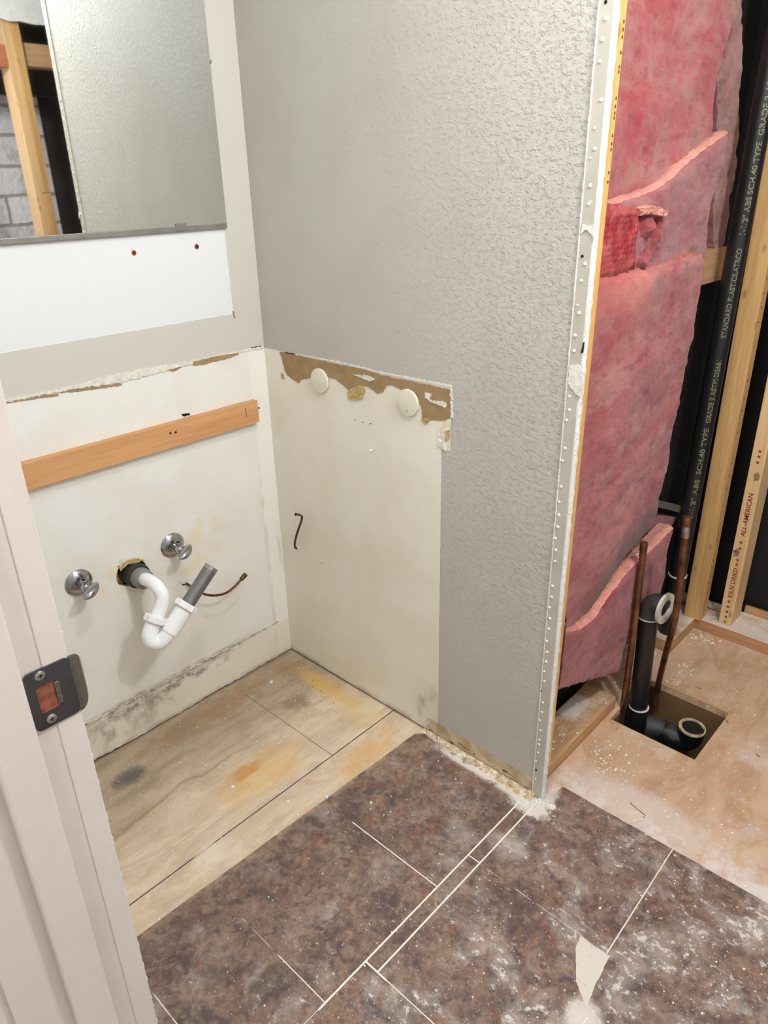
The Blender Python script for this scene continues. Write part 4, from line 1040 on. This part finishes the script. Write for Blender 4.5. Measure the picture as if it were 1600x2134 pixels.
# ------------------------------------------------------------------ PLUMBING in the alcove
vp = thing('vent_pipe', (0.822, 0.785, 0.0), 'tall black ABS vent pipe with yellow printing beside the rear stud', 'pipe')
pa_, pb_ = at(1414, 1184, 'y', 0.785), at(1577, 290, 'y', 0.785); VC0, VC1 = pa_.lerp(pb_, (-0.02 - pa_.z) / (pb_.z - pa_.z)), pa_.lerp(pb_, (2.195 - pa_.z) / (pb_.z - pa_.z)); VR = 0.0235
link('pipe', tube(bmesh.new(), [VC0, VC0.lerp(VC1, .3), VC0.lerp(VC1, .6), VC1], VR, 40), m_abs, vp, smooth=True)
def vat(z_): return VC0.lerp(VC1, (z_ - VC0.z) / (VC1.z - VC0.z))
zc = 0.235
link('coupling', tube(bmesh.new(), [vat(0.165), vat(zc)], VR + 0.0035, 40), m_abs, vp, smooth=True)
link('base_fitting', tube(bmesh.new(), [vat(-0.02), vat(0.035)], VR + 0.0050, 40), m_abs, vp, smooth=True)
link('cement_ring', tube(bmesh.new(), [vat(zc), vat(zc + 0.0035)], VR + 0.003, 40), m_ring, vp, smooth=True)
# printing wrapped on the pipe
def text_mesh(s, size, font_w=None):
    cu = bpy.data.curves.new('lettering', 'FONT'); cu.body = s; cu.size = size; cu.extrude = 0.0; cu.offset = size * 0.02; cu.resolution_u = 3
    o = bpy.data.objects.new('lettering', cu); COL.objects.link(o)
    dg = bpy.context.evaluated_depsgraph_get(); me = bpy.data.meshes.new_from_object(o.evaluated_get(dg))
    bm = bmesh.new(); bm.from_mesh(me); bpy.data.meshes.remove(me); bpy.data.objects.remove(o); bpy.data.curves.remove(cu)
    return bm
def fit(bm, length):
    xs = [v.co.x for v in bm.verts]; ys = [v.co.y for v in bm.verts]
    return (length / (max(xs) - min(xs)) if length else 1.0), min(xs), (min(ys) + max(ys)) / 2
azv = math.atan2(CAM.y - 0.785, CAM.x - 0.825)
def pipe_text(s, z0, z1, az, size=0.0165, mat=m_ink_y):
    bm = text_mesh(s, size); k, x0, ym = fit(bm, z1 - z0)
    for v in bm.verts:
        zz = z0 + (v.co.x - x0) * k; th = az - (v.co.y - ym) / VR
        c0 = vat(zz); v.co = c0 + Vector((math.cos(th), math.sin(th), 0)) * (VR + 0.0004)
    link('printed_lettering', bm, mat, vp)
AZ = azv + 0.25
pipe_text('SCH.40 TYPE', 0.560, 0.690, AZ); pipe_text('1-1/2" ABS', 0.430, 0.545, AZ)
pipe_text('GRADE 2 ASTM-D2661', 0.705, 0.870, AZ); pipe_text('STANDARD PLASTICS.ATRCO', 0.925, 1.135, AZ)
pipe_text('1-1/2" ABS SCH.40 TYPE', 1.165, 1.360, AZ); pipe_text('GRADE 2 ASTM-D2661', 1.372, 1.560, AZ)

# stud lettering (on the face towards the room)
def stud_text(s, z0, z1, xc, size=0.018, mat=m_ink_r, y_=0.9346):
    bm = text_mesh(s, size); k, x0, ym = fit(bm, z1 - z0)
    for v in bm.verts: v.co = Vector((xc - (v.co.y - ym), y_, z0 + (v.co.x - x0) * k))
    link('printed_lettering', bm, mat, sB)
stud_text('KILN DRIED', 0.135, 0.235, 0.942); stud_text('ALL-AMERICAN', 0.340, 0.475, 0.942)
def star(zc_, r, mat=m_ink_r, xc=0.942):
    bm = bmesh.new(); P = []
    for k in range(10):
        a = PI * k / 5; rr = r if k % 2 == 0 else r * 0.42; P.append(Vector((xc - rr * math.cos(a), 0.9349, zc_ + rr * math.sin(a))))
    prism(bm, P, Vector((0, -0.0004, 0))); link('printed_star', bm, mat, sB)
for zz in (0.048, 0.066, 0.084, 0.102, 0.120, 0.247, 0.262, 0.300, 0.320, 0.585, 0.600, 0.568): star(zz, 0.0060)
m_sm = simple('grey_smudge', rgb(168, 140, 104), 0.8, var=0.3, sc=90)
for zz, xs_ in ((0.283, 0.934), (0.525, 0.946)):
    P_ = [Vector((xs_ + 0.009 * math.cos(a / 9 * 2 * PI) * (1 + 0.4 * math.sin(a * 2.3)), 0.9349, zz + 0.013 * math.sin(a / 9 * 2 * PI) * (1 + 0.3 * math.cos(a * 3.1)))) for a in range(9)]
    link('grey_smudge', prism(bmesh.new(), ragged(P_, 0.002, 0.001), Vector((0, -0.0002, 0))), m_sm, sB)

# bathtub waste and overflow
wo = thing('tub_waste_pipe', (0.895, 0.463, -0.07), 'black tub waste pipe with pale-flanged overflow elbow, standing in the square floor opening', 'pipe')
VCX, VCY = 0.893, 0.463
def px(u_, v_, y_): return at(u_, v_, 'y', y_)
bt0 = px(1330, 1478, 0.463); tp0 = px(1368, 1262, 0.463)
rb = Vector((0.894, 0.463, -0.03)); rt = Vector((0.897, 0.463, 0.262))
rb = Vector((bt0.x, 0.463, -0.055)); rt = Vector((px(1352, 1281, 0.463).x, 0.463, px(1352, 1281, 0.463).z))
RR = 0.0235
link('overflow_riser', tube(bmesh.new(), [rb, rt], RR, 40), m_abs, wo, smooth=True)
link('base_tee', tube(bmesh.new(), [rb + Vector((0, 0, -0.10)), rb + Vector((0, 0, 0.045))], RR + 0.0035, 40), m_abs, wo, smooth=True)
link('cement_ring', tube(bmesh.new(), [rb + Vector((0, 0, 0.045)), rb + Vector((0, 0, 0.0475))], RR + 0.0030, 40), m_ring, wo, smooth=True)
fo = px(1381, 1266, 0.452)
eb = [rt + Vector((0, 0, -0.004)), rt + Vector((0, 0, 0.012)), rt.lerp(fo, 0.18) + Vector((0, 0, 0.022)), Vector((rt.x * 0.45 + fo.x * 0.55, 0.458, fo.z + 0.001)), fo]
link('overflow_elbow', tube(bmesh.new(), smooth_path(eb, 6), RR + 0.0035, 36), m_absd, wo, smooth=True)
link('cement_ring', tube(bmesh.new(), [rt + Vector((0, 0, -0.006)), rt + Vector((0, 0, -0.003))], RR + 0.0045, 40), m_ring, wo, smooth=True)
fd = Vector((1, -0.10, 0.02)).normalized()
link('overflow_flange', lathe(bmesh.new(), fo, fd, [(0, 0.034), (0.002, 0.0405), (0.009, 0.0405), (0.0095, 0.0235), (0.001, 0.0230)], 40), m_pasted, wo, smooth=True, label='round flange coated with pale cement')
link('overflow_bore', lathe(bmesh.new(), fo + fd * 0.0012, fd, [(0, 0.0234), (0.0006, 0.0232)], 32), m_hole, wo)
# shoe line in the floor opening
a0 = rb + Vector((0.02, 0, -0.008)); hub = Vector((1.030, 0.500, -0.030))
a1 = Vector((0.955, 0.482, -0.068)); a2 = Vector((1.005, 0.496, -0.078))
link('waste_arm', tube(bmesh.new(), [a0, Vector((0.93, 0.474, -0.064)), a1, a2], 0.0275, 32), m_absd, wo, smooth=True)
link('arm_socket', tube(bmesh.new(), [a0 + (a1 - a0) * 0.05, a0 + (a1 - a0) * 0.62], 0.0315, 32), m_absd, wo, smooth=True)
link('drain_elbow', tube(bmesh.new(), smooth_path([a1, Vector((0.985, 0.491, -0.080)), Vector((1.015, 0.499, -0.078)), Vector((1.030, 0.501, -0.058)), hub], 6), 0.0300, 36), m_abs, wo, smooth=True)
ud = Vector((0.06, -0.04, 1)).normalized()
link('drain_hub', lathe(bmesh.new(), hub - ud * 0.022, ud, [(0, 0.0325), (0.022, 0.0340), (0.0225, 0.0256), (0.0, 0.0250)], 40, True), m_abs, wo, smooth=True)
link('hub_rim', lathe(bmesh.new(), hub - ud * 0.0005, ud, [(0, 0.0343), (0.0032, 0.0338), (0.0034, 0.0262), (0.0, 0.0256)], 40, True), m_yrim, wo, smooth=True, label='crusted tan rim')
link('hub_bore', lathe(bmesh.new(), hub - ud * 0.016, ud, [(0, 0.0252), (0.0008, 0.0250)], 32), m_hole, wo)

# copper risers
c1 = thing('copper_riser', (0.869, 0.42, 0), 'left copper riser with a capped top, standing left of the black overflow pipe', 'pipe', 'copper risers in the alcove')
t0 = px(1298, 1475, 0.420); t1 = px(1342, 1132, 0.420)
P_ = [Vector((t0.x, 0.42, -0.06)), t0, t0.lerp(t1, .5) + Vector((0.002, 0, 0)), t1]
link('pipe', tube(bmesh.new(), smooth_path(P_, 6), 0.0082, 20), m_copper, c1, smooth=True)
link('crimped_cap', lathe(bmesh.new(), t1 - Vector((0, 0, 0.020)), (t1 - t0), [(0, 0.0090), (0.018, 0.0095), (0.022, 0.0085), (0.024, 0.005)], 18), m_copper, c1, smooth=True)
c2 = thing('copper_riser', (0.907, 0.57, 0), 'right copper riser, bent, with solder on its top, in front of the rear stud', 'pipe', 'copper risers in the alcove')
P_ = [Vector((0.905, 0.560, -0.08)), px(1372, 1425, 0.560), px(1385, 1370, 0.520), px(1403, 1305, 0.450), px(1412, 1250, 0.428), px(1423, 1160, 0.420), px(1432, 1078, 0.418)]
SP_ = smooth_path(P_, 8)
link('pipe', tube(bmesh.new(), SP_, 0.0082, 20), m_copper, c2, smooth=True)
tdir = (SP_[-1] - SP_[-4]).normalized()
link('solder_band', tube(bmesh.new(), [SP_[-1] - tdir * 0.050, SP_[-1] - tdir * 0.022], 0.0088, 20), m_solder, c2, smooth=True)
link('end_cap', lathe(bmesh.new(), SP_[-1] - tdir * 0.020, tdir, [(0, 0.0092), (0.018, 0.0095), (0.022, 0.0088), (0.0225, 0.0)], 18), m_copper, c2, smooth=True)
tag(link('drywall_scrap', bevel(B(0.800, 0.842, 0.600, 0.690, 0.0, 0.020), 0.002), m_torn), 'white drywall scrap on the floor between the riser and the black overflow pipe', 'scrap')

# ------------------------------------------------------------------ DEBRIS
def chip(bm, p, s, flat=0.45):
    n = random.randint(5, 7); a0 = random.random() * 6; ring = []; ringt = []
    for k in range(n):
        a = a0 + 2 * PI * k / n; r = s * random.uniform(0.6, 1.1)
        ring.append(bm.verts.new((p[0] + r * math.cos(a), p[1] + r * math.sin(a), p[2])))
        ringt.append(bm.verts.new((p[0] + r * .75 * math.cos(a + .2), p[1] + r * .75 * math.sin(a + .2), p[2] + s * flat * random.uniform(0.7, 1.3))))
    for k in range(n): bm.faces.new((ring[k], ring[(k + 1) % n], ringt[(k + 1) % n], ringt[k]))
    bm.faces.new(ringt); bm.faces.new(list(reversed(ring)))
def scatter(n, fn, smin, smax, mat, lab, name='plaster_crumbs', zf=None, cat='debris'):
    bm = bmesh.new()
    for _ in range(n):
        x_, y_, z_ = fn(); chip(bm, (x_, y_, z_), smin + (smax - smin) * random.random() ** 3)
    return tag(link(name, bm, mat), lab, cat, kind='stuff')
U = random.uniform
scatter(210, lambda: (U(0.02, 0.50), U(-0.75, -0.01), 0.0), 0.0008, 0.0022, m_dust, 'fine white plaster crumbs scattered over the stained plywood')
scatter(90, lambda: (random.gauss(0.19, 0.05), random.gauss(-0.13, 0.06), 0.0), 0.0008, 0.0022, m_box, 'brown crumbs scattered near the wall corner', 'brown_crumbs')
scatter(150, lambda: (U(0.01, 0.06), U(-0.7, -0.02), 0.0), 0.0008, 0.0026, m_glue, 'tan crumbs along the foot of the vanity wall', 'tan_crumbs')
scatter(70, lambda: (lambda yy: (0.523 + (yy + .03) * 0.04 - U(0, .018), yy, 0.0))(U(-0.8, -0.05)), 0.001, 0.003, m_dust, 'white crumbs lying along the edge of the vinyl', 'plaster_crumbs')
scatter(950, lambda: (U(0.60, 1.45), U(-0.75, 0.05), 0.0023), 0.0006, 0.0024, m_dust, 'fine white plaster crumbs scattered over the slate vinyl')
scatter(90, lambda: (random.gauss(1.30, 0.09), random.gauss(-0.12, 0.09), 0.0023), 0.0008, 0.0030, m_dust, 'denser white crumbs toward the right edge of the vinyl')
scatter(260, lambda: (random.gauss(0.868, 0.022), random.gauss(-0.018, 0.012), 0.0023), 0.0010, 0.0034, m_dust, 'heap of white crumbs at the foot of the partition end')
def alc():
    while True:
        x_, y_ = U(0.87, 1.5), U(0.07, 0.90)
        if not (HX0 - .01 < x_ < HX1 + .01 and HY0 - .01 < y_ < HY1 + .01): return (x_, y_, 0.0)
scatter(420, alc, 0.0006, 0.0026, m_dust, 'fine white crumbs scattered over the alcove subfloor')
scatter(110, lambda: (random.gauss(0.935, 0.03), random.gauss(0.22, 0.04), 0.0), 0.001, 0.004, m_dust, 'white crumbs beside the sill board near the drain opening')
scatter(70, lambda: (U(0.775, 0.85), U(0.10, 0.39), 0.0382), 0.001, 0.004, m_dust, 'white crumbs on top of the front sill board')
scatter(80, lambda: (random.gauss(0.905, 0.02), random.gauss(0.875, 0.015), 0.0), 0.0015, 0.005, m_dust, 'white crumbs heaped in the back corner of the alcove')
scatter(60, lambda: (random.gauss(0.925, 0.015), U(0.60, 0.72), 0.0), 0.001, 0.0035, m_dust, 'white crumbs between the drain opening and the back corner')
scatter(60, lambda: (U(0.885, 1.05), U(0.95, 1.03), 0.0382), 0.001, 0.004, m_dust, 'white crumbs on top of the back sill board')
scatter(40, lambda: (U(0.78, 0.85), U(0.44, 0.72), 0.0), 0.001, 0.005, m_dust, 'white crumbs in the gap behind the copper risers')
# singular chips
def one(name, u_, v_, s, mat, lab, z_=0.0, cat='chip'):
    p = at(u_, v_, 'z', z_); bm = bmesh.new(); chip(bm, (p.x, p.y, z_), s, 0.35); return tag(link(name, bm, mat), lab, cat)
one('plaster_chip', 565, 1422, 0.0070, m_dust, 'white plaster chip on the plywood nearest the wall corner')
one('plaster_chip', 485, 1640, 0.0052, m_dust, 'white plaster chip on the plywood left of the orange stain')
one('plaster_chip', 600, 1671, 0.0055, m_dust, 'white plaster chip beside the purple line')
one('plaster_chip', 680, 1661, 0.0066, m_torn, 'white plaster chip straddling the vinyl edge', 0.0022)
one('plaster_chip', 1150, 1682, 0.0100, m_torn, 'large grey-white chip on the vinyl just past the partition end', 0.0022)
one('plaster_chip', 773, 1673, 0.0040, m_dust, 'small white chip on the vinyl near the partition', 0.0022)
one('plaster_chip', 1250, 1893, 0.0042, m_dust, 'small white chip on the vinyl above the torn triangle', 0.0022)
def sliver(u0, v0, u1, v1, wd, lab, z_=0.0, mat=m_box):
    a = at(u0, v0, 'z', z_); b = at(u1, v1, 'z', z_); n_ = (b - a).cross(Vector((0, 0, 1))).normalized() * wd; m_ = a.lerp(b, .5) + n_ * 1.4
    bm = bmesh.new(); prism(bm, [a, m_, b, b + n_, m_ + n_, a + n_], Vector((0, 0, 0.0016))); return tag(link('wood_sliver', bm, mat), lab, 'splinter')
sliver(1507, 1488, 1518, 1508, 0.0016, 'curved brown sliver just right of the drain opening')
sliver(1452, 1432, 1461, 1436, 0.0014, 'small dark sliver behind the drain opening')
sliver(1576, 1571, 1584, 1577, 0.0022, 'short brown sliver on the subfloor near the right edge')
sliver(1313, 1673, 1345, 1700, 0.0010, 'long thin sliver on the dusty subfloor near the vinyl edge')
sliver(1470, 1262, 1492, 1272, 0.004, 'brown wood scrap on the back sill between the rear studs', 0.0385)
